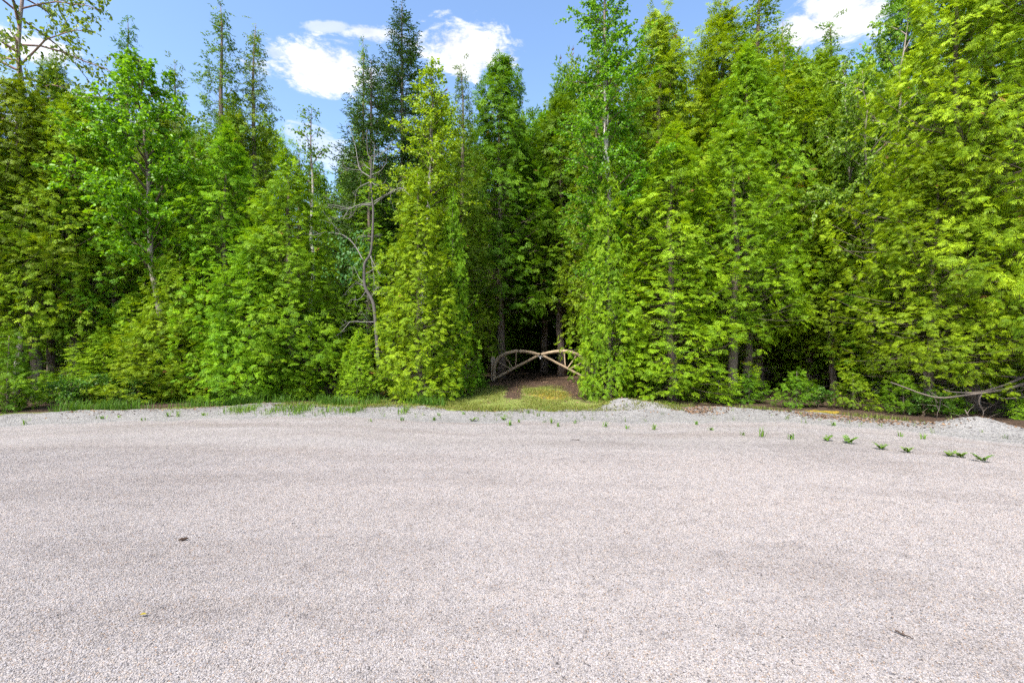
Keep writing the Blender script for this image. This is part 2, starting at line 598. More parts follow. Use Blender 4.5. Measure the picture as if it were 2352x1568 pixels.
def h(x, y):
    x, y = np.asarray(x, float), np.asarray(y, float)
    s = y - yc(x)
    z = .030 * np.exp(-(s / .4) ** 2) * (1 + .5 * wob(x, y, 2.1, .3))
    z = z + .02 / (1 + np.exp(-(s + 1.0) * 5))
    for mx, my, mh, mr in MOUNDS:
        z = z + mh * np.exp(-((x - mx) ** 2 + ((y - my) * 1.3) ** 2) / mr ** 2)
    z = z + .012 * wob(x, y, .7, 1.1) + .006 * wob(x, y, 3.0, 2.2) * (s > -1.6)
    z = z + (.013 * np.exp(-((s + 1.5 + .1 * np.sin(x * .9)) / .07) ** 2) + .010 * np.exp(-((s + 2.3 + .14 * np.sin(x * .7 + 2)) / .09) ** 2)) * (.5 + .5 * wob(x, y, 1.7, .5))
    z = z + np.clip((s - .5) / 3, 0, 1) * .04 * wob(x, y, 1.3, .9)
    return z


def hz(x, y):
    return float(h(x, y))


def grid(X, Y, Z, col, name, mat, smooth=True):
    n, m = X.shape
    mb = MB()
    V = np.stack([X, Y, Z], -1).reshape(-1, 3)
    i = np.arange(n - 1)[:, None] * m
    j = np.arange(m - 1)[None, :]
    F = np.stack([i + j, i + j + 1, i + m + j + 1, i + m + j], -1).reshape(-1, 4)
    mb.add(V, F, col.reshape(-1, 3))
    return mb.mesh(name, mat, smooth)


def build_ground():
    # one sheet reaching the horizon, fine where the camera looks
    ax = np.concatenate([[-1500, -500, -150, -60, -35], np.arange(-22, 22.01, .2), [35, 60, 150, 500, 1500]])
    ay = np.concatenate([[-1500, -400, -100, -30, -10], np.arange(-4, 34.01, .16), [40, 60, 150, 500, 1500]])
    X, Y = np.meshgrid(ax, ay)
    s = Y - yc(X)
    Z = h(X, Y)
    drop = np.where(s < -.25, -.05, np.where(s < .1, -.05 * (1 - (s + .25) / .35), 0))
    Z = Z + drop
    col = np.zeros(X.shape + (3,))
    turf = np.clip(1.2 - np.abs(X - .2) / 4.8, 0, 1) * np.clip((16.2 - Y) / 2.5, 0, 1)
    turf = np.maximum(turf, np.clip(1.0 - s / 1.1, 0, .75) * (X < 3))
    for tx in (.15, 1.95):                                   # two worn wheel tracks
        xx = tx + (Y - 17) * .03
        turf = turf * (1 - .9 * np.exp(-((X - xx) / .33) ** 2) * np.clip((Y - 10.6) / 1.5, 0, 1))
    moss = np.exp(-((X - 1.05) / .6) ** 2) * np.exp(-((Y - 12.8) / 1.6) ** 2) * .9
    moss = np.maximum(moss, .8 * np.exp(-((X - 2.75) / .5) ** 2 - ((Y - 11.3) / .7) ** 2))
    moss = np.maximum(moss, .8 * np.exp(-((X - 6.5) / .5) ** 2 - ((Y - 9.5) / .35) ** 2))
    col[..., 0], col[..., 1] = moss, turf
    o = link('ground', grid(X, Y, Z, col, 'ground', M_GROUND))
    tag(o, 'brown forest floor with thin turf and moss by the gate', 'ground', kind='structure')
    # road
    xs = np.concatenate([[-60, -40], np.arange(-20, 20.01, .22), [30, 60]])
    ts = 1 - (1 - np.linspace(0, 1, 190)) ** 1.7
    X = np.tile(xs[:, None], (1, len(ts)))
    near = np.full(len(xs), -6.0)
    far = yc(xs) - 1.0
    far = np.maximum(far, near + .5)
    Y = near[:, None] + (far - near)[:, None] * ts[None, :]
    S = Y - yc(X)
    tk = np.zeros(X.shape)
    for s0, wd, am in ((-1.45, .12, .8), (-2.25, .2, .8), (-2.9, .25, .5), (-4.0, .3, .7), (-5.3, .4, .5), (-5.9, .2, .5)):
        ctr = s0 - .05 * X + .012 * X ** 2 * .3 + .06 * np.sin(X * .9 + s0 * 3)
        tk += am * np.exp(-((S - ctr) / wd) ** 2) * (.65 + .35 * np.sin(X * 1.1 + s0 * 5) * np.sin(X * .37 + s0))
    tk = np.clip(tk, 0, 1)[..., None]
    colr = np.ones(X.shape + (3,)) * (1 - tk) + np.array([.80, .755, .72]) * tk
    o = link('gravel_road', grid(X, Y, h(X, Y), colr, 'gravel_road', M_ROAD))
    tag(o, 'pale pinkish grey gravel road filling the foreground', 'road', kind='structure')
    # heaped edge of loose grey gravel
    rng = np.random.default_rng(5)
    xs = np.arange(-20, 14, .06)
    ts = np.linspace(0, 1, 46)
    X = np.tile(xs[:, None], (1, len(ts)))
    s0 = -1.25 + .12 * np.sin(xs * 1.3) + .07 * np.sin(xs * 5.1)
    s1 = .28 + .1 * np.sin(xs * 2.2 + 1) + .06 * np.sin(xs * 6.3) + rng.normal(0, .05, len(xs)) - .28 * np.exp(-((xs + .2) / 1.9) ** 4) + .35 * np.exp(-((xs - 2.6) / .7) ** 2) + .2 * np.exp(-((xs - 7.8) / .7) ** 2) + .3 * np.clip((xs - 3.2) / .5, 0, 1) * np.clip((9 - xs) / .5, 0, 1)
    S = s0[:, None] + (s1 - s0)[:, None] * ts[None, :]
    Y = yc(X) + S
    Z = h(X, Y) + .006 + .006 * rng.normal(0, 1, X.shape) * (S > -.9)
    edge = np.clip((ts - .93) / .07, 0, 1)[None, :]
    Z = Z - .05 * edge - .012 * np.clip((.04 - ts) / .04, 0, 1)[None, :]
    o = link('gravel_shoulder', grid(X, Y, Z, np.ones(X.shape + (3,)), 'gravel_shoulder', M_SHOULDER))
    tag(o, 'heaped edge of loose grey gravel along the trees', 'gravel', kind='structure')


build_ground()


def build_stones():
    """loose stones on the near road, scattered with geometry nodes: nobody could count them"""
    rng = np.random.default_rng(11)
    variants = []
    for k in range(4):
        import bmesh
        bm = bmesh.new()
        bmesh.ops.create_icosphere(bm, subdivisions=1, radius=.5)
        for v in bm.verts:
            v.co *= 1 + rng.normal(0, .12)
            v.co.z *= .62
            v.co.y *= .8
        me = bpy.data.meshes.new('stone_shape')
        bm.to_mesh(me)
        bm.free()
        me.materials.append(M_STONE)
        variants.append(me)
    xs = np.linspace(-9, 9, 60)
    ys = np.linspace(1.2, 6.6, 40)
    mb = MB()
    V, F, C = [], [], []
    X, Y = np.meshgrid(xs, ys)
    inside = np.abs(X) < Y * 1.18 + .9
    dens = np.clip((6.6 - Y) / 1.8, 0, 1) * inside
    me = grid(X, Y, h(X, Y) + .001, np.stack([dens] * 3, -1), 'loose_stones', M_STONE)
    ob = link('loose_stones', me)
    tag(ob, 'loose pale stones covering the near road', 'stones', kind='stuff')
    ng = bpy.data.node_groups.new('scatter_stones', 'GeometryNodeTree')
    ng.interface.new_socket('Geometry', in_out='INPUT', socket_type='NodeSocketGeometry')
    ng.interface.new_socket('Geometry', in_out='OUTPUT', socket_type='NodeSocketGeometry')
    gi = ng.nodes.new('NodeGroupInput')
    go = ng.nodes.new('NodeGroupOutput')
    dp = ng.nodes.new('GeometryNodeDistributePointsOnFaces')
    na = ng.nodes.new('GeometryNodeInputNamedAttribute')
    na.data_type = 'FLOAT_COLOR'
    na.inputs['Name'].default_value = 'Col'
    sepc = ng.nodes.new('FunctionNodeSeparateColor')
    ng.links.new(na.outputs['Attribute'], sepc.inputs[0])
    mu = ng.nodes.new('ShaderNodeMath')
    mu.operation = 'MULTIPLY'
    mu.inputs[1].default_value = 19000.0
    ng.links.new(sepc.outputs[0], mu.inputs[0])
    ng.links.new(gi.outputs[0], dp.inputs['Mesh'])
    ng.links.new(mu.outputs[0], dp.inputs['Density'])
    last = dp.outputs['Points']
    iop = ng.nodes.new('GeometryNodeInstanceOnPoints')
    g2i = ng.nodes.new('GeometryNodeGeometryToInstance')
    for me_v in reversed(variants):
        tmp = bpy.data.objects.new('stone_shape', me_v)       # not linked to the scene
        oi = ng.nodes.new('GeometryNodeObjectInfo')
        oi.inputs['Object'].default_value = tmp
        ng.links.new(oi.outputs['Geometry'], g2i.inputs[0])
    ng.links.new(last, iop.inputs['Points'])
    ng.links.new(g2i.outputs[0], iop.inputs['Instance'])
    iop.inputs['Pick Instance'].default_value = True
    rr = ng.nodes.new('FunctionNodeRandomValue')
    rr.data_type = 'FLOAT_VECTOR'
    rr.inputs[0].default_value = (-.45, -.45, 0)
    rr.inputs[1].default_value = (.45, .45, 6.283)
    ng.links.new(rr.outputs[0], iop.inputs['Rotation'])
    rs = ng.nodes.new('FunctionNodeRandomValue')
    rs.data_type = 'FLOAT'
    rs.inputs[2].default_value = .006
    rs.inputs[3].default_value = .012
    rs.inputs['Seed'].default_value = 4
    ng.links.new(rs.outputs[1], iop.inputs['Scale'])
    ng.links.new(iop.outputs[0], go.inputs[0])
    md = ob.modifiers.new('scatter', 'NODES')
    md.node_group = ng


build_stones()

# ---------------------------------------------------------------- tree makers
def unit(a):
    return a / (np.linalg.norm(a, axis=-1, keepdims=True) + 1e-9)


def spray_template(seed, pairs):
    """a flat fern-like cedar spray, unit length along x: verts, quads and tip weight"""
    r = np.random.default_rng(seed)
    V, F, T = [], [], []

    def finger(b, ang, ln, w):
        d = np.array([math.cos(ang), math.sin(ang)])
        nrm = np.array([-d[1], d[0]])
        k = len(V)
        for q, t in ((b + d * ln * .18 - nrm * w, .25), (b + d * ln, 1.0), (b + d * ln * .10 + nrm * w, .2)):
            V.append((q[0], q[1], -.30 * q[0] ** 2 - .25 * abs(q[1])))
            T.append(.35 + .65 * t)
        F.append((k, k + 1, k + 2, k + 2))
    for i in range(pairs):
        t = (i + .35) / pairs * .82
        ln = .40 * (1 - abs(t - .38) * 1.1) * r.uniform(.85, 1.15)
        for sgn in (-1, 1):
            tt = t + sgn * .03 + r.normal(0, .015)
            finger(np.array([tt, 0]), sgn * r.uniform(.62, .9), ln * r.uniform(.8, 1.2), .044 + .014 * (5 - pairs))
    finger(np.array([.55, 0]), r.normal(0, .08), .5, .06)
    return np.array(V), np.array(F), np.array(T)


TEMPL = {p: [spray_template(s * 7 + p, p) for s in range(3)] for p in (2, 3, 4, 5)}


def emit_sprays(mb, pos, d, nrm, ln, cin, ctip, pairs, rng):
    """stamp spray templates on frames"""
    x = unit(d)
    y = unit(np.cross(nrm, x))
    z = np.cross(x, y)
    which = rng.integers(0, 3, len(pos))
    for k in range(3):
        sel = which == k
        if not sel.any():
            continue
        V, F, T = TEMPL[pairs][k]
        A = pos[sel][:, None, :] + ln[sel][:, None, None] * (
            V[None, :, 0:1] * x[sel][:, None, :] + V[None, :, 1:2] * y[sel][:, None, :] + V[None, :, 2:3] * z[sel][:, None, :])
        n = sel.sum()
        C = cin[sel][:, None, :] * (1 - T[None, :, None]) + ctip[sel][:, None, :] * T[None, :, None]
        Fk = (F[None] + (np.arange(n) * len(V))[:, None, None]).reshape(-1, 4)
        mb.add(A.reshape(-1, 3), Fk, C.reshape(-1, 3))


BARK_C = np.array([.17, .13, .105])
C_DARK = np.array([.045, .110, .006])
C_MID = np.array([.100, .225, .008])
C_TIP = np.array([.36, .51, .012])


def trunk_path(H, rng, lean=(0, 0), n=14, wig=.05):
    t = np.linspace(0, 1, n)
    w = np.cumsum(rng.normal(0, wig, (n, 2)), 0) * .5
    w -= w[0]
    return np.stack([lean[0] * t * H + w[:, 0], lean[1] * t * H + w[:, 1], t * H], -1)


def cedar(seed, H, R, hb, nb, hands=12, sp=.17, pairs=3, spire=0.0, tip=.5, dead=14, prof='cone', r0=None, sig=.3, droop=.0):
    """trunk and limbs, and a crown of tufted boughs, each a puff of flat sprays"""
    rng = np.random.default_rng(seed)
    tr, cr = MB(), MB()
    path = trunk_path(H, rng, n=18, wig=.05 * min(1, H / 9))
    tz = path[:, 2] / H
    r0 = r0 or (.03 + .0095 * H)
    rad = r0 * (1 - tz) ** .8 + .004
    rad[0] *= 1.35
    pp = path.copy()
    pp[0, 2] -= .15
    tr.tube(pp, rad, 9, BARK_C, rng=rng, rough=.05)

    def at(z):
        return np.array([np.interp(z, path[:, 2], path[:, k]) for k in range(3)])
    up = np.array([0, 0, 1.0])
    SP, SD, SN, SL, SW = [], [], [], [], []
    for i in range(nb):
        q = (i + rng.random()) / nb
        u = 1 - (1 - q) ** (.62 if prof == 'cone' else .85)        # more boughs where the crown is wide
        z = hb + (H - hb) * u
        az = i * 2.39996 + rng.normal(0, .4)
        if prof == 'cone':
            pr = (1 - u) ** .78 * min(1, .75 + u * 2.0)
        else:
            pr = (1 - u ** 1.9) ** .85 * min(1, .78 + u * 1.4)
        lump = 1 + .22 * math.sin(z * 2.6 + 2 * az + seed) + .16 * math.sin(z * 5.3 - 3 * az + 2 * seed)
        L = max(.10 * min(1, H / 5), R * min(1.15, pr * lump * rng.uniform(.66, 1.12)))
        if i % 4 == 0:
            L *= .6                                                # inner boughs
        sg = sig * (.55 + .45 * min(1, L / (R * .7))) * rng.uniform(.8, 1.2)
        k = hands
        thin = bool(spire) and u > 1 - spire
        if thin:
            k = max(3, int(hands * .5))
        elif L < .3 * R:
            k = max(4, int(hands * .7))
        o = np.array([math.cos(az), math.sin(az), 0.0])
        sv = np.array([-o[1], o[0], 0.0])
        rise = L * (rng.normal(-.05, .15) + .75 * u - droop)
        c = at(min(z, H)) + o * L + up * rise
        # limb: leaves the trunk level, sags, and lifts at the tip
        t = np.linspace(0, 1, 6)
        pts = at(min(z, H) - .1 * L)[None] + o[None] * (L * t)[:, None] + sv[None] * (rng.normal(0, .12) * L * np.sin(t * 3))[:, None]
        pts[:, 2] += (rise + .1 * L) * t ** 1.6 - .10 * L * np.sin(t * math.pi)
        br = min(.003 + .005 * L, .014)
        tr.tube(pts, br * (1.05 - .85 * t), 4, BARK_C * rng.uniform(.6, 1.0), cap=False)
        a = np.clip(rng.normal(0, .85, k), -1.8, 1.8)
        b = np.clip(rng.normal(.1, .85, k), -1.8, 1.8)
        e = rng.normal(0, .22, k)
        pos = c[None] + sv[None] * (a * sg)[:, None] + up[None] * (b * sg * 1.05)[:, None] + o[None] * (sg * (e - .30 * (a ** 2 + b ** 2)))[:, None]
        hd = o[None] * .55 + sv[None] * (a * .55)[:, None] + up[None] * (b * .42 - .12)[:, None] + rng.normal(0, .28, (k, 3))
        hd = unit(hd)
        hn = o[None] * .55 + up[None] * .75 + rng.normal(0, .32, (k, 3)) + sv[None] * (a * .15)[:, None]
        hn = unit(hn - (hn * hd).sum(1)[:, None] * hd)
        hs = np.cross(hn, hd)
        wb = rng.uniform(.45, 1.25)
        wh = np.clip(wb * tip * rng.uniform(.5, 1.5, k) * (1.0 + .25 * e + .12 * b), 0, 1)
        for ang, ls in ((-.95, .8), (-.35, 1.0), (.3, 1.05), (.9, .82)):
            an = ang + rng.normal(0, .16, k)
            d = hd * np.cos(an)[:, None] + hs * np.sin(an)[:, None]
            SP.append(pos - hd * sp * .35 + rng.normal(0, .012, (k, 3)))
            SD.append(d)
            SN.append(hn + rng.normal(0, .16, (k, 3)))
            SL.append(sp * ls * rng.uniform(.8, 1.3, k))
            SW.append(wh)
    SP, SD, SN = np.concatenate(SP), np.concatenate(SD), np.concatenate(SN)
    SL, SW = np.concatenate(SL), np.concatenate(SW)
    n = len(SP)
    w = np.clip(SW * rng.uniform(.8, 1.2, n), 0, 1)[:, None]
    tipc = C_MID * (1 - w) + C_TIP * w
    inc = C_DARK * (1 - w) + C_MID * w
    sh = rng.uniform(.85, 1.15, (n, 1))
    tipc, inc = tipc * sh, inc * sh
    br_ = rng.random(n) < .003
    tipc[br_] = (.26, .13, .03)
    inc[br_] = (.17, .09, .03)
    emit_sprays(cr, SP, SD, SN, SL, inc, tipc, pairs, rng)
    # dead bare lower branches
    for i in range(dead):
        z = rng.uniform(.25, max(hb + .4, 1.2))
        az = rng.uniform(0, 6.283)
        L = rng.uniform(.3, .8) * max(R * .6, .5)
        t = np.linspace(0, 1, 5)
        ad = np.array([math.cos(az), math.sin(az), 0])
        pts = at(z)[None] + ad[None] * (L * t)[:, None]
        pts[:, 2] += L * (rng.uniform(-.5, .2) * t + rng.uniform(-.1, .3) * t ** 2)
        pts += np.cumsum(rng.normal(0, .02, pts.shape), 0)
        pts[:, 2] = np.maximum(pts[:, 2], .05)
        tr.tube(pts, .009 * (1.1 - t), 4, np.array([.2, .17, .15]), cap=False)
    return tr.mesh('cedar_trunk', M_BARK), cr.mesh('cedar_crown', M_CEDAR), (H, R)


LEAF_V = np.array([(0, 0, 0), (.30, .36, .08), (.68, .27, .05), (1.0, 0, -.12), (.68, -.27, .05), (.30, -.36, .08)])
LEAF_F = np.array([(0, 1, 2, 3), (0, 3, 4, 5)])


def emit_leaves(mb, pos, d, nrm, ln, col):
    x = unit(d)
    y = unit(np.cross(nrm, x))
    z = np.cross(x, y)
    A = pos[:, None, :] + ln[:, None, None] * (LEAF_V[None, :, 0:1] * x[:, None] + LEAF_V[None, :, 1:2] * y[:, None] + LEAF_V[None, :, 2:3] * z[:, None])
    n = len(pos)
    F = (LEAF_F[None] + (np.arange(n) * 6)[:, None, None]).reshape(-1, 4)
    mb.add(A.reshape(-1, 3), F, np.repeat(col, 6, axis=0))


def broadleaf(seed, H, R, hb, nlimb, leaf=.06, bark=(.75, .72, .68), twig=(.12, .08, .06), c0=(.06, .15, .012), c1=(.15, .27, .02),
              elev=(.75, 1.1), density=1.0, lean=(0, 0), mat=None, r0=None, stems=1, droop=.12, wig=.06, lmat=None):
    rng = np.random.default_rng(seed)
    tr, cr = MB(), MB()
    bark, twig, c0, c1 = map(np.array, (bark, twig, c0, c1))
    LP, LD, LL = [], [], []
    for st in range(stems):
        Hs = H * (1 if st == 0 else rng.uniform(.75, .95))
        ln = lean if stems == 1 else (rng.normal(0, .1), rng.normal(0, .08))
        path = trunk_path(Hs, rng, ln, 18, wig)
        tz = path[:, 2] / Hs
        rr = (r0 or (.02 + .0075 * H)) * (1 if stems == 1 else .7)
        rad = rr * (1 - tz) ** .85 + .006
        rad[0] *= 1.3
        pp = path.copy()
        pp[0, 2] -= .15
        k = np.clip((tz - .45) * 2.2, 0, 1)[:, None]
        tr.tube(pp, rad, 8, bark * (1 - k) + twig * k)
        for i in range(nlimb // stems):
            u = (i + rng.random()) / (nlimb // stems)
            z = hb + (Hs * .985 - hb) * u
            p0 = np.array([np.interp(z, path[:, 2], path[:, c]) for c in range(3)])
            az = i * 2.39996 + rng.normal(0, .4)
            L = max(.25, R * (1 - u ** 2) ** .6 * min(1, .55 + 1.6 * u) * rng.uniform(.65, 1.2) * 1.25)
            el = rng.uniform(*elev)
            ad = np.array([math.cos(az) * math.cos(el), math.sin(az) * math.cos(el), math.sin(el)])
            t = np.linspace(0, 1, 6)
            pts = p0[None] + ad[None] * (L * t)[:, None]
            pts[:, 2] -= L * .35 * t ** 2
            pts += np.cumsum(rng.normal(0, .03 * L, pts.shape), 0) * t[:, None]
            br = min(.005 + .009 * L, rr * .5)
            tr.tube(pts, br * (1.05 - .85 * t), 4, twig, cap=False)
            nt = int(4 + L * 6)
            for b in range(nt):
                tb = .25 + .75 * (b + rng.random()) / nt
                q0 = np.array([np.interp(tb, t, pts[:, c]) for c in range(3)])
                td = unit(ad + rng.normal(0, .75, 3) + np.array([0, 0, -.15]))
                tl = rng.uniform(.2, .5) * (.6 + .4 * L)
                s = np.linspace(0, 1, 4)
                tp = q0[None] + td[None] * (tl * s)[:, None]
                tp[:, 2] -= tl * droop * 2 * s ** 2
                tr.tube(tp, .0035 * (1.2 - s), 3, twig, cap=False)
                m = max(3, int(tl / .035 * density))
                w = rng.uniform(.15, 1, m)
                lp = q0[None] + td[None] * (tl * w)[:, None]
                lp[:, 2] -= tl * droop * 2 * w ** 2
                lp += rng.normal(0, .025, lp.shape)
                ld = td[None] * .4 + rng.normal(0, .6, lp.shape)
                ld[:, 2] -= .55
                LP.append(lp)
                LD.append(ld)
                LL.append(leaf * rng.uniform(.7, 1.25, m))
    LP, LD, LL = np.concatenate(LP), np.concatenate(LD), np.concatenate(LL)
    n = len(LP)
    nn = rng.normal(0, .6, (n, 3)) + np.array([0, -.2, .7])
    w = rng.random((n, 1)) ** 1.3
    emit_leaves(cr, LP, LD, nn, LL, c0 * (1 - w) + c1 * w)
    return tr.mesh('broadleaf_trunk', mat or M_BIRCH), cr.mesh('broadleaf_crown', lmat or M_LEAF), (H, R)


def spruce(seed, H, R, hb, c0=(.018, .05, .02), c1=(.05, .11, .035), step=.34):
    rng = np.random.default_rng(seed)
    tr, cr = MB(), MB()
    c0, c1 = np.array(c0), np.array(c1)
    path = trunk_path(H, rng, n=14, wig=.02)
    tz = path[:, 2] / H
    pp = path.copy()
    pp[0, 2] -= .15
    tr.tube(pp, (.03 + .011 * H) * (1 - tz) ** .9 + .006, 8, (.13, .1, .085))
    PP, DD, LL, WW = [], [], [], []
    z = hb
    while z < H * .985:
        u = (z - hb) / (H - hb)
        for k in range(rng.integers(5, 8)):
            az = rng.uniform(0, 6.283)
            L = max(.16, R * (1 - u) ** .75 * rng.uniform(.55, 1.15))
            ad = np.array([math.cos(az), math.sin(az), 0])
            sd_ = np.array([-ad[1], ad[0], 0])
            t = np.linspace(0, 1, 6)
            el = .65 * u - .2 + rng.normal(0, .1)
            p0 = np.array([np.interp(z, path[:, 2], path[:, c]) for c in range(3)])
            pts = p0[None] + ad[None] * (L * t)[:, None]
            pts[:, 2] += L * (el * t - .35 * (1 - u) * t ** 2 + .4 * t ** 3) + rng.normal(0, .08)
            tr.tube(pts, (.004 + .008 * L) * (1.05 - .85 * t), 4, (.12, .09, .075), cap=False)
            nb = max(4, int(L * 16))
            for b in range(nb):
                tb = .22 + .78 * (b + rng.random()) / nb
                q = np.array([np.interp(tb, t, pts[:, c]) for c in range(3)])
                sg = 1 if b % 2 else -1
                an = rng.uniform(.4, 1.0)
                td = unit(ad * math.cos(an) + sg * sd_ * math.sin(an) + np.array([0, 0, rng.normal(-.05, .2)]))
                tl = min(.5, .12 + .45 * L * (1.05 - tb))
                m = max(2, int(tl / .055))
                w = np.arange(m) / m
                PP.append(q[None] + td[None] * (tl * w)[:, None] + rng.normal(0, .012, (m, 3)))
                sgn = np.where(np.arange(m) % 2, 1, -1)[:, None]
                DD.append(td[None] + sgn * unit(np.cross(td, [0, 0, 1.0]))[None] * .6 + rng.normal(0, .3, (m, 3)))
                LL.append(rng.uniform(.07, .13, m))
                WW.append(np.clip(w * .8 + rng.normal(0, .2, m), 0, 1))
        z += step * rng.uniform(.7, 1.2) * (1 - .45 * u)
    PP, DD, LL, WW = map(np.concatenate, (PP, DD, LL, WW))
    n = len(PP)
    x = unit(DD)
    C = c0 * (1 - WW[:, None]) + c1 * WW[:, None]
    for ang in (0, 1.2):
        nv = unit(np.cross(x, np.array([0, 0, 1.0]) + rng.normal(0, .2, (n, 3))))
        up = np.cross(nv, x)
        y = nv * math.cos(ang) + up * math.sin(ang)
        K = np.array([(-.05, 0), (.35, .16), (1, 0), (.35, -.16)])
        A = PP[:, None, :] + LL[:, None, None] * (K[None, :, 0:1] * x[:, None] + K[None, :, 1:2] * 1.1 * y[:, None])
        F = np.arange(n * 4).reshape(n, 4)
        cr.add(A.reshape(-1, 3), F, np.repeat(C, 4, axis=0))
    return tr.mesh('spruce_trunk', M_BARK), cr.mesh('spruce_crown', M_NEEDLE), (H, R)


def place(kind, name, label, px, Y, top=None, H=None, w=1.0, rz=0.0, group='cedars of the wood edge', cat='tree', tilt=(0, 0), R=None):
    """a tree standing at pixel column px and depth Y; its height comes from the pixel row of its top"""
    tm, cm, (H0, R0) = VAR[kind]
    X = (px - CX) / FPX * Y
    z = hz(X, Y)
    if H is None:
        H = CAMH - z + (CY - top) / FPX * Y
    s = H / H0
    e = bpy.data.objects.new(name, None)
    COL.objects.link(e)
    e.empty_display_size = .3
    e.location = (X, Y, z)
    e.rotation_euler = (tilt[0], tilt[1], rz)
    wx = R / R0 if R else s ** .5 * w
    e.scale = (wx, wx, s)
    tag(e, label, cat, group)
    link('trunk', tm, e)
    link('crown', cm, e)
    return e


# ---------------------------------------------------------------- the wood
VAR = {
    'full_a': cedar(101, 8.0, 1.7, .25, 390, 15, .15, 3, tip=.62, dead=4),
    'full_b': cedar(102, 8.0, 1.4, .3, 370, 14, .148, 3, tip=.58, dead=8, prof='col'),
    'full_c': cedar(103, 5.0, 1.6, .22, 240, 15, .148, 3, tip=.68, dead=4),
    'high_a': cedar(104, 9.0, 1.6, 1.3, 360, 14, .155, 3, tip=.5, dead=26, prof='col'),
    'bare': cedar(112, 9.0, 1.6, 2.1, 340, 14, .155, 3, tip=.55, dead=34, prof='col', r0=.13),
    'high_b': cedar(105, 10.0, 1.7, 2.0, 380, 11, .19, 3, tip=.42, dead=26, prof='col'),
    'over': cedar(113, 10.0, 1.7, 2.25, 420, 11, .19, 3, tip=.3, dead=10, prof='col'),  # low tip value paints the shade behind the gate into the foliage
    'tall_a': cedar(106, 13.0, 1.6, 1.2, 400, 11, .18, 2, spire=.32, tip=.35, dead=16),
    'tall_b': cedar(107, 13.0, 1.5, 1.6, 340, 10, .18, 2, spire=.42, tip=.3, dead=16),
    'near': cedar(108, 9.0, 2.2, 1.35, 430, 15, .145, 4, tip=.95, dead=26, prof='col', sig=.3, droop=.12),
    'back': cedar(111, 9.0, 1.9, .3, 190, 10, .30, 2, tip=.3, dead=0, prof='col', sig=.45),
    'young_a': cedar(109, 1.6, .5, .12, 60, 8, .10, 3, tip=.5, dead=0, r0=.016, sig=.13),
    'young_b': cedar(110, 1.0, .45, .10, 48, 8, .09, 3, tip=.42, dead=0, r0=.012, sig=.12),
    'spruce': spruce(120, 14.0, 3.1, 2.5, (.04, .09, .02), (.11, .21, .032), step=.27),
    'fir': spruce(121, 11.0, 2.6, 1.5, (.045, .105, .02), (.12, .23, .035), step=.30),
    'young_fir': spruce(122, .7, .45, .08, (.05, .12, .015), (.13, .24, .02), step=.16),
    'birch_a': broadleaf(130, 9.0, 1.75, 3.0, 60, .085, bark=(.5, .42, .34), c0=(.11, .26, .008), c1=(.24, .47, .012), lean=(-.05, 0), density=1.7),
    'birch_b': broadleaf(131, 9.0, 1.05, 3.4, 64, .06, c0=(.15, .28, .01), c1=(.32, .48, .015), density=2.2),
    'birch_c': broadleaf(132, 12.0, 1.35, 2.4, 100, .064, c0=(.10, .24, .01), c1=(.22, .43, .015), density=2.0),
    'birch_d': broadleaf(133, 8.0, .8, 5.0, 18, .065, c0=(.09, .2, .01), c1=(.2, .34, .02), density=1.2),
    'maple': broadleaf(134, 9.0, 1.8, 2.2, 64, .08, bark=(.34, .30, .27), twig=(.24, .2, .17), c0=(.17, .28, .03), c1=(.32, .46, .06), stems=4, mat=M_GREYBARK, density=1.6),
    'aspen': broadleaf(135, 12.0, 2.9, 4.5, 44, .085, bark=(.3, .27, .25), twig=(.26, .17, .15), c0=(.10, .18, .015), c1=(.22, .31, .03), elev=(.1, .6), density=.7, mat=M_GREYBARK, wig=.08),
    'shrub': broadleaf(136, .8, .5, .08, 16, .055, bark=(.2, .15, .1), twig=(.13, .12, .06), c0=(.06, .15, .015), c1=(.14, .26, .03), r0=.006, stems=3, mat=M_GREYBARK, density=2.2),
}

G1 = 'cedars of the wood edge'
# left edge
place('young_a', 'young_cedar', 'pale grey green young cedar at the far left edge by the road', 18, 9.7, H=1.6, R=.6, group='young cedars at the wood edge')
place('bare', 'cedar_tree', 'cedar with thick bare leaning trunk at the far left', 92, 11.9, top=200, R=1.6, rz=.4, group=G1, tilt=(0, -.06))
place('bare', 'cedar_tree', 'slender cedar just right of the thick leaning trunk', 124, 12.9, top=150, R=1.3, rz=2.0, group=G1)
place('bare', 'cedar_tree', 'cedar with dark trunk between the leaning trunk and the bright birch', 178, 12.3, top=230, rz=1.0, R=1.4, group=G1)
place('high_a', 'cedar_tree', 'leaning cedar cut by the left picture edge', -60, 11.4, top=200, rz=3.0, R=1.7, group=G1)
place('aspen', 'aspen_tree', 'sparse aspen with reddish twigs in the top left corner', 48, 13.5, top=-300, rz=.5, group=None)
place('tall_a', 'cedar_tree', 'thin cedar top against blue sky, upper left', 292, 16.5, top=40, rz=.2, R=1.5, group=G1)
place('birch_a', 'birch_tree', 'bright green birch with broad leaves on the left', 385, 12.0, top=150, rz=.3, R=2.0, group='birches among the cedars')
place('tall_b', 'cedar_tree', 'tallest sparse cedar spire on the left', 510, 15.2, top=3, rz=.8, R=1.7, group=G1)
place('tall_a', 'cedar_tree', 'sparse cedar spire right beside the tallest left spire', 578, 15.8, top=48, rz=1.9, R=1.6, group=G1)
place('tall_b', 'cedar_tree', 'short cedar spire left of the tallest left spire', 402, 16.5, top=140, rz=2.9, R=1.4, group=G1)
place('full_a', 'cedar_tree', 'broad yellow green cedar reaching the ground left of the dead tree', 665, 12.0, top=330, rz=.5, R=1.75, group=G1)
place('full_b', 'cedar_tree', 'dense cedar standing below the tallest left spire', 520, 12.3, top=300, rz=1.5, R=1.4, group=G1)
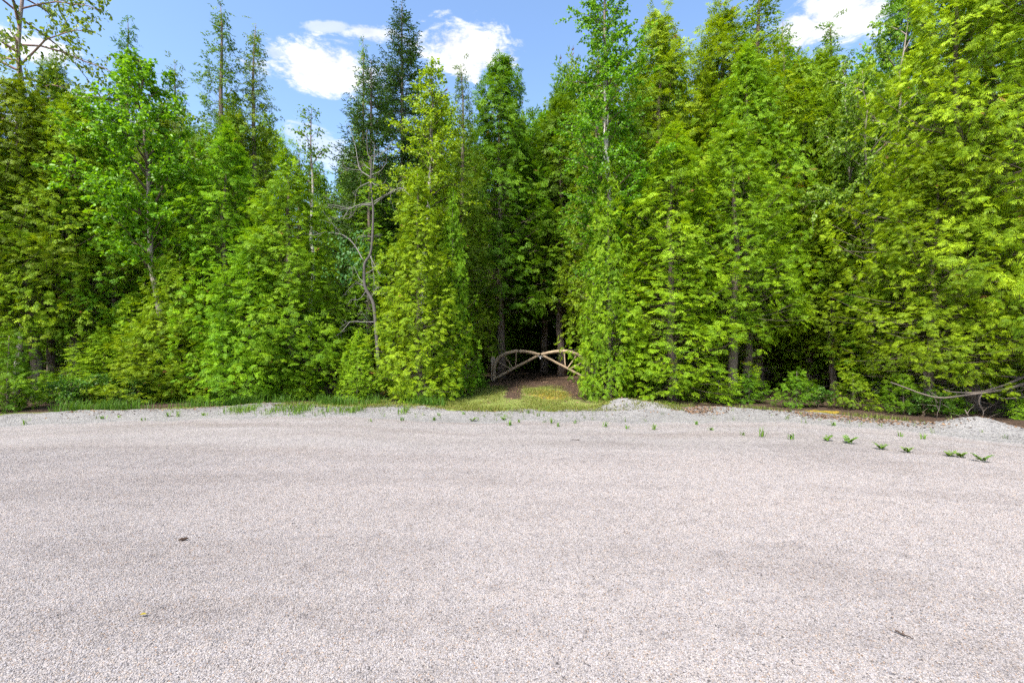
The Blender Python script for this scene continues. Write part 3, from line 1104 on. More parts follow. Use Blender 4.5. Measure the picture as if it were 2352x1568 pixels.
place('full_c', 'cedar_tree', 'low bushy cedar at the road edge, left of centre', 570, 11.6, top=560, rz=2.6, R=1.5, group=G1)
place('full_c', 'cedar_tree', 'low dark cedar below the bright green birch', 420, 11.9, top=540, rz=.9, R=1.25, group=G1)
place('high_a', 'cedar_tree', 'dark narrow cedar left of the bright green birch', 268, 12.9, top=330, rz=3.5, R=1.4, group=G1)
place('full_c', 'cedar_tree', 'small shaded cedar between the two trunks and the birch', 300, 12.2, top=680, rz=5.0, R=1.1, group=G1)
place('full_c', 'cedar_tree', 'low cedar spreading at the road edge below the left trunks', 235, 11.7, top=770, rz=3.3, R=1.3, group=G1)
place('full_c', 'cedar_tree', 'low cedar at the road edge right of the leafy left shrubs', 365, 11.5, top=720, rz=1.8, R=1.3, group=G1)
place('full_c', 'cedar_tree', 'low cedar at the foot of the dead tree', 822, 11.4, top=760, rz=4.8, R=.6, group=G1)
# middle
place('birch_d', 'birch_tree', 'thin sparse birch against the sky left of the dead tree', 712, 14.5, top=245, rz=.2, group='birches among the cedars')
place('spruce', 'spruce_tree', 'tall dark spruce whose tip touches the top of the picture', 925, 20.0, top=2, rz=.2, group=None)
place('fir', 'fir_tree', 'blue green fir left of the tall spruce', 850, 17.5, top=140, rz=.9, R=2.9, group=None)
place('tall_b', 'cedar_tree', 'thin cedar spire against cloud beside the blue green fir', 835, 19.0, top=85, rz=.3, R=1.2, group=G1)
place('birch_b', 'birch_tree', 'yellow green birch with thin white trunk left of the gate', 970, 12.6, top=140, rz=.7, R=1.35, group='birches among the cedars')
place('full_a', 'cedar_tree', 'bright cedar column between dead tree and gate', 965, 11.7, top=400, rz=2.2, R=1.35, group=G1)
place('full_a', 'cedar_tree', 'bright bushy cedar beside the left gate post', 1036, 12.3, top=440, rz=4.2, R=.7, group=G1)
place('over', 'cedar_tree', 'dark cedar overhanging the gate from behind', 1150, 18.4, top=140, rz=1.3, R=2.3, group=G1)
place('over', 'cedar_tree', 'dark cedar behind the gate on its right', 1290, 19.4, top=230, rz=2.7, R=2.3, group=G1)
place('tall_a', 'cedar_tree', 'pointed dark cedar just right of the yellow green birch', 1066, 15.4, top=140, rz=4.0, R=1.3, group=G1)
place('over', 'cedar_tree', 'dark cedar with its trunk in the middle of the path', 1248, 21.5, top=270, rz=.6, R=2.4, group=G1)
# right of the gate
place('birch_c', 'birch_tree', 'tall birch with white trunk right of the gate', 1402, 12.7, top=-90, rz=.4, R=1.7, group='birches among the cedars')
place('tall_b', 'cedar_tree', 'brownish sparse cedar behind the tall birch', 1375, 15.5, top=40, rz=1.0, R=1.4, group=G1)
place('full_a', 'cedar_tree', 'dense cedar touching the right side of the gate', 1402, 11.9, top=380, rz=1.1, R=.95, group=G1)
place('young_a', 'young_cedar', 'upright young cedar hiding the right end of the gate', 1362, 12.2, H=2.3, R=.5, rz=2.0, group='young cedars at the wood edge')
place('full_b', 'cedar_tree', 'bright yellow green cedar in the middle of the right group', 1545, 11.6, top=300, rz=.3, R=1.65, group=G1)
place('bare', 'cedar_tree', 'cedar with bare brown trunk showing right of the gate', 1682, 11.6, top=290, rz=2.3, R=1.45, group=G1)
place('bare', 'cedar_tree', 'cedar with second trunk right behind the bare brown trunk', 1715, 13.0, top=120, rz=4.4, R=1.6, group=G1)
place('high_a', 'cedar_tree', 'tall cedar top between the tall birch and the right group', 1535, 14.5, top=45, rz=3.0, R=2.2, group=G1)
place('tall_a', 'cedar_tree', 'tall loose cedar reaching past the top, right of centre', 1735, 14.5, top=-70, rz=.9, R=2.4, group=G1)
place('high_a', 'cedar_tree', 'loose cedar left of the white cloud, upper right', 1640, 15.0, top=50, rz=5.0, R=2.4, group=G1)
place('high_a', 'cedar_tree', 'dark cedar in the gap left of the near right cedars', 1858, 14.0, top=150, rz=3.3, R=1.6, group=G1)
place('tall_a', 'cedar_tree', 'loose cedar top at the left edge of the white cloud', 1800, 15.5, top=40, rz=2.1, R=1.7, group=G1)
place('tall_a', 'cedar_tree', 'brownish cedar top at the right edge of the white cloud', 1915, 15.5, top=45, rz=4.1, R=1.9, group=G1)
place('high_a', 'cedar_tree', 'tall cedar behind the pale green maple', 2060, 15.0, top=-50, rz=5.1, R=2.0, group=G1)
place('high_a', 'cedar_tree', 'tall cedar rising behind the large near cedars', 2300, 13.5, top=-160, rz=3.1, R=2.2, group=G1)
place('maple', 'maple_tree', 'pale green maple with several grey stems on the right', 2010, 12.6, top=10, rz=.2, R=2.0, group=None)
place('bare', 'cedar_tree', 'cedar in the shade under the pale green maple', 1915, 13.0, top=480, rz=1.2, R=1.2, group=G1)
place('near', 'cedar_tree', 'large near cedar left of the right picture edge', 2230, 10.0, top=-100, rz=.7, R=2.2, group=G1)
place('near', 'cedar_tree', 'large near cedar cut by the right picture edge', 2400, 9.2, top=-260, rz=2.9, R=2.4, group=G1)
place('full_b', 'cedar_tree', 'shaded cedar behind the lower bright cedar on the right', 2040, 12.6, top=420, rz=1.9, R=1.6, group=G1)
place('full_b', 'cedar_tree', 'shaded cedar low behind the large near cedars', 2220, 12.2, top=380, rz=3.9, R=1.6, group=G1)
place('full_b', 'cedar_tree', 'shaded cedar at the right edge behind the near cedars', 2390, 12.0, top=380, rz=5.2, R=1.6, group=G1)
place('full_b', 'cedar_tree', 'shaded cedar filling the gap right of the bare trunks', 1840, 14.6, top=420, rz=.7, R=1.5, group=G1)
place('near', 'cedar_tree', 'lower bright cedar in front of the near right cedars', 2130, 9.8, top=350, rz=4.4, R=1.7, group=G1)

# shaded wood further in: alike, cannot be told apart
rng = np.random.default_rng(77)
GB = 'shaded cedars deep in the wood'
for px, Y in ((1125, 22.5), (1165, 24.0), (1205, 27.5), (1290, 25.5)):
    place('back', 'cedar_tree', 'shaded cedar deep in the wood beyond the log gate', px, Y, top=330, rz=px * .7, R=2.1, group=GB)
k = 0
for Y, step, off in ((15.5, 170, 40), (20.0, 150, 0), (25.0, 95, 60), (30.0, 90, 20)):
    px = -200 + off
    while px < 2560:
        X = (px - CX) / FPX * Y
        xg = 1.05 + (Y - 17) * .06
        if Y > 22 or abs(X - xg) > 2.1:
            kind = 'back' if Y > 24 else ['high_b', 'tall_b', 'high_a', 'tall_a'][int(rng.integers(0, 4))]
            tp = 300 + rng.uniform(-60, 90)
            if 640 < px < 800:
                tp += 110
            if px > 1280:
                tp -= 130
            where = 'left of the dead tree' if px < 780 else 'behind the dead tree' if px < 1010 else 'beyond the log gate' if px < 1400 else 'behind the right trees'
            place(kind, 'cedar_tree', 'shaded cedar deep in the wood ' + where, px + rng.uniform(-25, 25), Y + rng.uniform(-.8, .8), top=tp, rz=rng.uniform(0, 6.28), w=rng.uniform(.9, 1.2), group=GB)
        px += step



def far_wood():
    """the wood goes on: a far thicket that reads as one dark mass between the trunks"""
    rng = np.random.default_rng(700)
    mb = MB()
    n = 32000
    x = rng.uniform(-48, 48, n)
    y = rng.uniform(33, 40, n) - .004 * x ** 2
    z = 6.5 * rng.random(n) ** 1.1
    az = rng.uniform(0, 6.283, n)
    d = np.stack([np.cos(az), np.sin(az), rng.normal(-.1, .3, n)], -1)
    nn = rng.normal(0, .45, (n, 3)) + np.array([0, -.6, .6])
    w = rng.random((n, 1))
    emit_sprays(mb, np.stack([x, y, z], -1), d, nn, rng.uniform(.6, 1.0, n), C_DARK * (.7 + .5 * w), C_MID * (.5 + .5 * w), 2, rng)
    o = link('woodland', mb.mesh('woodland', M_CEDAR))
    tag(o, 'dark far wood closing the view between the trunks', 'woodland', kind='stuff')


far_wood()

# ---------------------------------------------------------------- gate
def smooth_path(pts, n=5):
    """Catmull-Rom through points"""
    p = np.asarray(pts, float)
    p = np.concatenate([[2 * p[0] - p[1]], p, [2 * p[-1] - p[-2]]])
    out = []
    for i in range(1, len(p) - 2):
        for t in np.linspace(0, 1, n, endpoint=False):
            a, b, c, d = p[i - 1], p[i], p[i + 1], p[i + 2]
            out.append(.5 * ((2 * b) + (c - a) * t + (2 * a - 5 * b + 4 * c - d) * t ** 2 + (3 * b - a - 3 * c + d) * t ** 3))
    out.append(p[-2])
    return np.array(out)


GY = 17.1
LOGC = np.array([.34, .255, .17])


def g2(cx, cy, dy=0.0):
    """gate drawing units to metres on the plane of the gate"""
    return P(1044.9 + cx * .18383, 684.6 + cy * .18383, GY) + np.array([0, dy, 0])


def obj_mb(name, mb, mat, parent=None, smooth=True):
    return link(name, mb.mesh(name, mat, smooth), parent)


def gate_leaf(mirror, label):
    rng = np.random.default_rng(40 + mirror)
    f = (lambda x: 2136 - x) if mirror else (lambda x: x)
    e = bpy.data.objects.new('rustic_gate', None)
    COL.objects.link(e)
    tag(e, label, 'gate', 'two leaves of the log gate')

    def log(name, pts, r0, r1, rough=.06):
        mb = MB()
        p = smooth_path([g2(f(x), y, d) for x, y, d in pts], 6)
        t = np.linspace(0, 1, len(p))
        mb.tube(p, r0 + (r1 - r0) * t, 10, LOGC * rng.uniform(.85, 1.15), rng=rng, rough=rough)
        return obj_mb(name, mb, M_LOG, e)
    log('arched_log', [(490, 1018, 0), (489, 960, 0), (491, 880, 0), (512, 795, 0), (560, 730, 0), (640, 690, 0), (730, 667, 0), (820, 662, 0), (920, 674, 0), (1000, 690, 0), (1060, 704, 0)], .078, .055)
    log('diagonal_log', [(505, 1000, .0), (770, 858, .01), (1035, 718, .0)], .052, .046)
    log('spoke', [(540, 797, .0), (620, 842, .005), (702, 887, .0)], .026, .022)
    log('spoke', [(618, 718, .0), (672, 795, .005), (727, 870, .0)], .028, .023)
    log('spoke', [(769, 672, .0), (763, 770, .005), (756, 858, .0)], .026, .024)
    return e


gate_leaf(0, 'left leaf of the arched log gate across the path')
gate_leaf(1, 'right leaf of the arched log gate, half hidden by cedar')
for mirror, lab in ((0, 'square timber post at the left end of the log gate'), (1, 'timber post hidden in cedar at the right end of the log gate')):
    f = (lambda x: 2136 - x) if mirror else (lambda x: x)
    a, b = g2(f(446), 725), g2(f(497), 1060)
    mb = MB()
    c = (a + b) / 2
    mb.box((c[0], GY + .1, (a[2] - .12) / 2), (.15, .16, a[2] + .12), (.42, .33, .24), .1)
    o = obj_mb('gate_post', mb, M_LOG, None, False)
    bv = o.modifiers.new('bevel', 'BEVEL')
    bv.width = .012
    tag(o, lab, 'post', 'timber posts of the log gate')
# padlock hanging where the two leaves meet
e = bpy.data.objects.new('padlock', None)
COL.objects.link(e)
e.location = g2(1066, 748, -.09)
tag(e, 'small steel padlock hanging where the gate leaves meet', 'padlock')
mb = MB()
mb.box((0, 0, -.02), (.055, .025, .06), (.6, .6, .6))
o = obj_mb('lock_body', mb, M_STEEL, e, False)
mb = MB()
th = np.linspace(0, np.pi, 9)
mb.tube(np.stack([.02 * np.cos(th), 0 * th, .01 + .045 * np.sin(th)], -1), .005, 6, (.6, .6, .6))
obj_mb('shackle', mb, M_STEEL, e)
mb = MB()
for k in range(9):
    t0 = k / 9
    cxp = g2(1040 + 52 * t0, 712 + 22 * math.sin(math.pi * t0), -.07)
    th = np.linspace(0, 2 * np.pi, 9)
    ax = np.array([1.0, 0, 0]) if k % 2 else np.array([.8, .6, 0])
    up = np.array([0, .3, .95])
    mb.tube(cxp[None] + .022 * np.cos(th)[:, None] * ax + .013 * np.sin(th)[:, None] * up, .004, 5, (.4, .4, .4), cap=False)
o = obj_mb('chain', mb, M_STEEL)
tag(o, 'thin steel chain tying the two gate leaves together', 'chain')

# ---------------------------------------------------------------- dead tree left of the centre
DY = 11.9
def d3(cx, cy, dy=0.0):
    return P(590.9 + cx * .3308, cy * .3308, DY + dy)
def d7(cx, cy, dy=0.0):
    return P(720.6 + cx * .3448, 432.4 + cy * .3448, DY + dy)


def dead_tree():
    rng = np.random.default_rng(8)
    e = bpy.data.objects.new('dead_tree', None)
    COL.objects.link(e)
    base = d7(432, 1330)
    e.location = (base[0], DY, hz(base[0], DY))
    off = np.array(e.location)
    tag(e, 'dead grey tree with crooked bare branches left of the gate', 'tree')
    base[2] = off[2] - .1
    tr = smooth_path([base, d7(428, 1130), d7(415, 945), d7(397, 770), d7(342, 655), d7(338, 510), d7(376, 440), d7(391, 330), d7(396, 150), d3(800, 1400), d3(790, 1270), d3(790, 1110), d3(766, 1060), d3(760, 900)], 5)
    t = np.linspace(0, 1, len(tr))
    mb = MB()
    mb.tube(tr - off, .048 * (1 - t) ** .8 + .006, 8, (.10, .09, .082), rng=rng, rough=.05)
    obj_mb('trunk', mb, M_GREYBARK, e)
    B = [[d3(*p) for p in q] for q in [
        [(795, 1085), (850, 1075), (900, 1030), (945, 965)], [(790, 1215), (850, 1190), (890, 1140), (895, 1100)],
        [(785, 1230), (720, 1185), (700, 1130), (680, 1010), (640, 880)], [(720, 1182), (640, 1175), (570, 1160)],
        [(780, 1265), (710, 1300), (685, 1340), (680, 1390), (655, 1430)], [(800, 1410), (720, 1420), (640, 1445), (560, 1430), (480, 1415)],
        [(640, 1445), (600, 1500), (520, 1520)], [(810, 1400), (880, 1360), (930, 1330), (1000, 1305), (1060, 1360)],
        [(800, 1270), (830, 1288), (885, 1270)], [(803, 1190), (815, 1060), (812, 990)], [(790, 1230), (825, 1240), (800, 1265)],
        [(930, 1330), (925, 1390), (950, 1450)], [(790, 1180), (750, 1150), (735, 1120)]]]
    B += [[d7(*p) for p in q] for q in [
        [(330, 480), (265, 370), (190, 310), (80, 290), (30, 260), (-30, 200)], [(80, 290), (0, 312), (-60, 300)], [(190, 310), (120, 230), (60, 150)],
        [(390, 325), (330, 315), (290, 330), (275, 400)], [(395, 320), (440, 305), (470, 320)], [(345, 570), (390, 545), (430, 520), (455, 490)],
        [(345, 690), (300, 740), (245, 742)], [(405, 890), (320, 890), (240, 890), (190, 920), (130, 975)], [(365, 885), (320, 820), (298, 780)],
        [(385, 720), (430, 660), (510, 675)], [(385, 700), (440, 705), (500, 690)], [(400, 110), (450, 70), (530, 20), (590, 5), (645, 55)],
        [(390, 110), (290, 115), (220, 140), (100, 118)], [(290, 115), (250, 190), (180, 205)], [(380, 440), (400, 580), (405, 640), (430, 660)],
        [(340, 640), (300, 590), (265, 520), (260, 600)], [(340, 650), (265, 640), (160, 762)], [(375, 450), (420, 540), (445, 585)],
        [(360, 720), (360, 780), (330, 830)], [(240, 890), (180, 960), (120, 1000)]]]
    for q in B:
        n = len(q)
        dz = rng.normal(0, .18)
        q = [p * 1.0 for p in q]
        for i in range(n):                                   # swing the branch out of the plane
            k = i / (n - 1)
            q[i] = P((q[i][0] / q[i][1]) * FPX + CX, CY - (q[i][2] - CAMH) / q[i][1] * FPX, q[i][1] + dz * k * 2)
        p = smooth_path(q, 5)
        t = np.linspace(0, 1, len(p))
        L = np.linalg.norm(np.diff(p, axis=0), axis=1).sum()
        mb = MB()
        mb.tube(p - off, (.005 + .006 * min(L, 1.6)) * (1.05 - .8 * t), 6, (.2, .185, .172), rng=rng, rough=.06)
        for k in range(int(L * 11)):                          # fine side twigs
            i = rng.integers(2, len(p))
            d = unit(rng.normal(0, 1, 3) * np.array([1, .5, 1]))
            tl = rng.uniform(.08, .3)
            s_ = np.linspace(0, 1, 4)
            mb.tube(p[i][None] - off + d[None] * (tl * s_)[:, None] + np.cumsum(rng.normal(0, .012, (4, 3)), 0), .004 * (1.2 - s_), 3, (.2, .185, .172), cap=False)
        obj_mb('branch', mb, M_GREYBARK, e)
    cr = MB()                                                # the few leafy shoots that are left
    LP, LD = [], []
    for cx, cy, r, n in [(170, 360, 34, 40), (210, 440, 40, 46), (270, 300, 18, 18), (340, 370, 26, 30), (250, 490, 40, 44), (210, 600, 26, 26), (90, 560, 26, 22), (300, 520, 30, 30)]:
        c = d7(cx, cy) - off
        pos = c[None] + rng.normal(0, 1, (n, 3)) * np.array([r, r, r]) * .0039
        LP.append(pos)
        LD.append(rng.normal(0, .5, (n, 3)) + np.array([0, 0, -.7]))
    LP, LD = np.concatenate(LP), np.concatenate(LD)
    n = len(LP)
    w = rng.random((n, 1))
    emit_leaves(cr, LP, LD, rng.normal(0, .5, (n, 3)) + np.array([0, -.5, .5]), rng.uniform(.06, .1, n), np.array([.05, .15, .03]) * (1 - w) + np.array([.12, .26, .07]) * w)
    obj_mb('crown', cr, M_LEAF, e, False)


dead_tree()

# ---------------------------------------------------------------- low bare boughs sweeping out from the near right cedar
def gp(px, py):
    """ground point under a pixel"""
    Y = 10.0
    for _ in range(30):
        X = (px - CX) / FPX * Y
        Y = .5 * Y + .5 * (CAMH - hz(X, Y)) * FPX / max(py - CY, 5)
    return np.array([(px - CX) / FPX * Y, Y, hz((px - CX) / FPX * Y, Y)])


def dr(cx, cy, Y):
    return P(1775.6 + cx * .2757, 648.5 + cy * .2757, Y)


near_edge = [o for o in bpy.data.objects if o.get('label', '').startswith('large near cedar cut')][0]
bpy.context.view_layer.update()
inv = near_edge.matrix_world.inverted()
rng = np.random.default_rng(31)
for q, r in [([(2450, 640, 9.0), (2270, 720, 8.8), (2091, 785, 8.6), (1900, 865, 8.5), (1700, 915, 8.45), (1500, 912, 8.5), (1420, 890, 8.6)], .03),
             ([(2450, 760, 9.0), (2091, 845, 8.5), (1950, 885, 8.4), (1780, 915, 8.4), (1600, 940, 8.4), (1400, 960, 8.4), (1250, 930, 8.5), (1100, 875, 8.6), (980, 830, 8.7)], .028),
             ([(2400, 930, 8.9), (2091, 955, 8.6), (1980, 965, 8.5), (1880, 962, 8.5)], .02),
             ([(2091, 790, 8.8), (1900, 780, 8.8), (1750, 755, 8.8), (1640, 725, 8.9), (1560, 680, 9.0)], .018),
             ([(2200, 600, 9.0), (2050, 590, 8.9), (1870, 585, 8.9)], .014), ([(2200, 680, 9.0), (2080, 665, 8.9), (1900, 630, 8.9), (1800, 600, 8.9)], .014),
             ([(2200, 480, 9.0), (2000, 485, 8.9), (1700, 430, 8.9), (1480, 375, 9.0)], .016),
             ([(1390, 955, 8.45), (1392, 1010, 8.5), (1380, 1070, 8.5)], .01), ([(1740, 920, 8.4), (1715, 1000, 8.4), (1750, 1080, 8.4), (1740, 1150, 8.4)], .014),
             ([(1600, 1060, 8.4), (1640, 1130, 8.3), (1700, 1170, 8.3)], .01), ([(1230, 640, 9.3), (1260, 760, 9.2), (1300, 860, 9.1), (1320, 960, 9.0)], .022)]:
    p = smooth_path([dr(k[0], k[1], k[2] + .25) for k in q], 5)
    t = np.linspace(0, 1, len(p))
    mb = MB()
    mb.tube(p, r * (1.1 - .75 * t), 6, (.13, .106, .088), rng=rng, rough=.06)
    for k in range(7):
        i = rng.integers(2, len(p))
        d = unit(rng.normal(0, 1, 3))
        s_ = np.linspace(0, 1, 4)
        mb.tube(p[i][None] + d[None] * (rng.uniform(.1, .4) * s_)[:, None] + np.cumsum(rng.normal(0, .015, (4, 3)), 0), .005 * (1.2 - s_), 3, (.16, .13, .11), cap=False)
    o = obj_mb('bare_bough', mb, M_BARK)
    o.parent = near_edge
    o.matrix_parent_inverse = inv

# ---------------------------------------------------------------- undergrowth
GY1 = 'young cedars at the wood edge'
def under(kind, name, label, px, py, H, w=1.0, cat='sapling', group=GY1):
    g = gp(px, py)
    place(kind, name, label, px, g[1], H=H, w=w, rz=(px * 1.37) % 6.28, group=group, cat=cat)


for px, py, H, w in [(45, 940, 1.0, 1.0), (110, 925, .7, 1.0), (560, 915, 1.0, 1.1), (640, 918, 1.3, 1.1), (700, 915, .9, 1.0), (470, 920, .9, 1.1)]:
    under('young_a' if H > .95 else 'young_b', 'young_cedar', 'low young cedar at the foot of the trees on the left', px, py, H, w)
for px, py, H, w in [(795, 905, 1.3, .9), (830, 910, .9, 1.0), (900, 906, 1.0, 1.2), (985, 905, 1.0, 1.1), (1060, 900, .9, 1.1), (1100, 892, .8, 1.0)]:
    under('young_a' if H > .95 else 'young_b', 'young_cedar', 'low young cedar between the dead tree and the gate', px, py, H, w)
for px, py, H, w in [(1450, 910, .7, .9), (1510, 912, .9, 1.0), (1570, 915, 1.1, 1.0), (1610, 920, .7, 1.2), (1720, 925, .7, 1.3), (1830, 935, .8, 1.1), (1650, 925, .5, 1.2)]:
    under('young_a' if H > .95 else 'young_b', 'young_cedar', 'low young cedar at the foot of the trees right of the gate', px, py, H, w)
for px, py, H, w in [(1960, 940, .8, 1.1), (2075, 950, .8, 1.0), (2190, 952, .45, 1.1), (2335, 962, .45, 1.0)]:
    under('young_a' if H > .85 else 'young_b', 'young_cedar', 'low young cedar under the near right cedars', px, py, H, w)
under('young_fir', 'young_fir', 'bright green young fir beside the mossy patch right of the gate', 1390, 905, .75, 1.2, group=None)
under('young_fir', 'young_fir', 'small young fir at the road edge left of the gate', 870, 915, .5, 1.1, group=None)
for px, py in [(205, 925), (250, 922), (315, 925), (160, 933)]:
    under('shrub', 'low_shrub', 'leafy green shrub at the foot of the left cedars', px, py, .6, 1.0, 'shrub', 'leafy shrubs below the left cedars')
for px, py in [(2120, 955), (1880, 935)]:
    under('shrub', 'low_shrub', 'leafy shrub in the shade below the right cedars', px, py, .42, 1.0, 'shrub', 'leafy shrubs below the right cedars')


def blades(mb, rng, base, hgt, width, lean=.5, c0=(.07, .15, .012), c1=(.16, .25, .02)):
    """bent grass blades, two quads each"""
    n = len(base)
    az = rng.uniform(0, 6.283, n)
    d = np.stack([np.cos(az), np.sin(az), 0 * az], -1)
    sd_ = np.stack([-np.sin(az), np.cos(az), 0 * az], -1)
    le = rng.uniform(.1, 1, n) * lean
    hgt = np.broadcast_to(hgt, (n,))[:, None]
    wd = np.broadcast_to(width, (n,))[:, None]
    up = np.array([0, 0, 1.0])
    a = base
    m = base + up * hgt * .55 + d * hgt * le[:, None] * .3
    t = base + up * hgt * (1 - le[:, None] * .35) + d * hgt * le[:, None]
    V = np.stack([a - sd_ * wd, a + sd_ * wd, m - sd_ * wd * .8, m + sd_ * wd * .8, t], 1).reshape(-1, 3)
    k = np.arange(n)[:, None] * 5
    F = np.concatenate([k + np.array([0, 1, 3, 2]), k + np.array([2, 3, 4, 4])])
    w = rng.random((n, 1))
    C = np.array(c0) * (1 - w) + np.array(c1) * w
    mb.add(V, F, np.repeat(C, 5, axis=0))


def ground_z(x, y):
    return h(x, y)


def build_grass():
    rng = np.random.default_rng(60)
    mb = MB()
    # short turf and moss on the verge in front of the gate
    n = 80000
    x = rng.uniform(-5.6, 3.6, n)
    y = yc(x) - .2 + rng.random(n) ** 1.3 * 5.6
    keep = (np.abs(x - .1 - (y - 10) * .12) < 5.2 - (y - 10) * .62) & (np.sin(x * 3.1 + y * 2.3) + np.sin(x * 7.3 - y * 5.1) * .6 + rng.normal(0, .6, n) > -.5)
    for tx in (.15, 1.95):
        keep &= ~((np.abs(x - tx - (y - 17) * .03) < .3 + rng.normal(0, .1, n)) & (y > yc(x) + .9))
    x, y = x[keep], y[keep]
    blades(mb, rng, np.stack([x, y, ground_z(x, y) - .005], -1), rng.uniform(.025, .075, len(x)), .0045, .9, (.10, .14, .02), (.27, .27, .06))
    # longer grass below the trees on the left
    n = 9000
    x = rng.uniform(-9.5, -1.5, n)
    y = yc(x) + .28 + np.abs(rng.normal(0, .3, n))
    k = np.sin(x * 2.7) + np.sin(x * 6.1 + 2) * .7 + rng.normal(0, 1.0, n) > .5
    x, y = x[k], y[k]
    blades(mb, rng, np.stack([x, y, ground_z(x, y) - .01], -1), rng.uniform(.06, .34, len(x)), .005, 1.0, (.05, .13, .012), (.13, .24, .025))
    # tufts below the right trees
    n = 2600
    x = rng.uniform(3.0, 7.6, n)
    y = yc(x) + .2 + np.abs(rng.normal(0, .18, n))
    k = np.sin(x * 3.7 + 1) + rng.normal(0, .4, n) > .45
    x, y = x[k], y[k]
    blades(mb, rng, np.stack([x, y, ground_z(x, y) - .01], -1), rng.uniform(.04, .14, len(x)), .005, .8, (.09, .14, .02), (.22, .24, .05))
    o = obj_mb('grass', mb, M_GRASS, None, False)
    tag(o, 'short green and yellowish grass on the verge before the gate', 'grass', kind='stuff')
    # the grass strip that grows along the gravel heap
    mb = MB()
    n = 5200
    px = rng.uniform(515, 940, n)
    Y0 = 9.55 + .0 * px
    x = (px - CX) / FPX * Y0
    y = yc(x) - .52 + rng.normal(0, .2, n)
    k = (np.sin(x * 5.2) + np.sin(x * 11.3 + 1) * .7 + rng.normal(0, .9, n) > .2 + 1.3 * (px > 800)) & (px > 520 + rng.normal(0, 30, n))
    x, y = x[k], y[k]
    blades(mb, rng, np.stack([x, y, ground_z(x, y)], -1), rng.uniform(.03, .17, len(x)), .0045, 1.0, (.08, .17, .015), (.19, .29, .03))
    # and thin sprouts on the rest of the shoulder
    for cx in np.concatenate([rng.uniform(-9, 8.5, 60), rng.normal(.2, .8, 50), rng.normal(-4, 1.0, 40), rng.normal(6.3, .7, 25)]):
        cyy = float(yc(cx)) + rng.uniform(-1.15, .3)
        m = rng.integers(3, 9)
        b = np.stack([cx + rng.normal(0, .02, m), cyy + rng.normal(0, .02, m)], -1)
        blades(mb, rng, np.concatenate([b, ground_z(b[:, 0], b[:, 1])[:, None]], 1), rng.uniform(.03, .13, m), .0035, 1.1, (.1, .17, .03), (.2, .27, .06))
    o = obj_mb('shoulder_grass', mb, M_GRASS, None, False)
    tag(o, 'thin strip of green grass sprouting along the gravel heap', 'grass', kind='stuff')


build_grass()


def weed(px, py, size, kind, label, group=None):
    rng = np.random.default_rng(int(px * 7 + py))
    g = gp(px, py)
    mb = MB()
    if kind == 'grass':
        n = int(rng.integers(9, 15))
        base = np.stack([rng.normal(0, .018, n), rng.normal(0, .018, n), np.zeros(n)], -1)
        blades(mb, rng, base, rng.uniform(.6, 1.0, n) * size, .006, 1.2, (.08, .18, .02), (.17, .3, .03))
    else:
        for k in range(int(rng.integers(7, 12))):            # feathery leaves spreading low
            az = rng.uniform(0, 6.283)
            L = size * rng.uniform(.4, 1.0)
            t = np.linspace(0, 1, 7)
            ad = np.array([math.cos(az), math.sin(az), 0])
            p = ad[None] * (L * t * .6)[:, None]
            p[:, 2] = L * (1.05 * t - .5 * t ** 2)
            mb.tube(p, .0025, 3, (.10, .2, .03), cap=False)
            m = 14
            tt = np.linspace(.15, 1, m)
            pos = np.stack([np.interp(tt, t, p[:, c]) for c in range(3)], -1)
            sgn = np.where(np.arange(m) % 2, 1, -1)[:, None]
            sd_ = np.array([-ad[1], ad[0], 0])
            d = ad[None] * .6 + sgn * sd_[None] + rng.normal(0, .15, (m, 3))
            emit_leaves(mb, pos, d, np.tile([0, 0, 1.0], (m, 1)) + rng.normal(0, .25, (m, 3)), L * .28 * (1.15 - tt * .6), np.tile([.19, .33, .045], (m, 1)) * rng.uniform(.8, 1.2, (m, 1)))
    o = link('weed', mb.mesh('weed', M_GRASS), None, (g[0], g[1], g[2] + .008))
    tag(o, label, 'weed', group)


WG = 'weeds on the gravel shoulder'
for a in [(1897, 1012, .15, 'leaf', 'small feathery weed left of the largest weed on the right gravel'),
          (1949, 1018, .21, 'leaf', 'largest leafy weed on the gravel in front of the right trees'),
          (2024, 1032, .15, 'leaf', 'feathery weed right of the largest weed on the gravel'),
          (2083, 1039, .13, 'leaf', 'low weed on the gravel, fourth from the right'),
          (2181, 1048, .13, 'leaf', 'left one of two weeds side by side near the right gravel heap'),
          (2205, 1050, .13, 'leaf', 'right one of two weeds side by side near the right gravel heap'),
          (2255, 1060, .2, 'leaf', 'weed on the gravel closest to the right picture edge'),
          (1749, 1003, .2, 'grass', 'wide spreading grass tuft on the gravel below the bare brown trunk'),
          (1818, 1009, .13, 'grass', 'thin grass tuft just left of the feathery weeds on the right'),
          (1502, 987, .13, 'grass', 'small grass tuft on the gravel below the small gravel heap'),
          (1085, 968, .14, 'leaf', 'green weed on the gravel below the left gate post'),
          (1157, 965, .16, 'leaf', 'broad low weed on the gravel straight below the gate'),
          (1170, 977, .13, 'grass', 'flat grass tuft nearest the road below the gate'),
          (1268, 972, .15, 'grass', 'upright grass tuft on the gravel below the right gate leaf'),
          (1391, 980, .13, 'grass', 'grass tuft on the gravel below the tall white birch'),
          (57, 976, .15, 'grass', 'lone dry tuft on the road at the far left'),
          (387, 957, .18, 'grass', 'left one of two upright grass tufts on the left gravel edge'),
          (409, 957, .19, 'grass', 'right one of two upright grass tufts on the left gravel edge')]:
    weed(*a, group=WG)
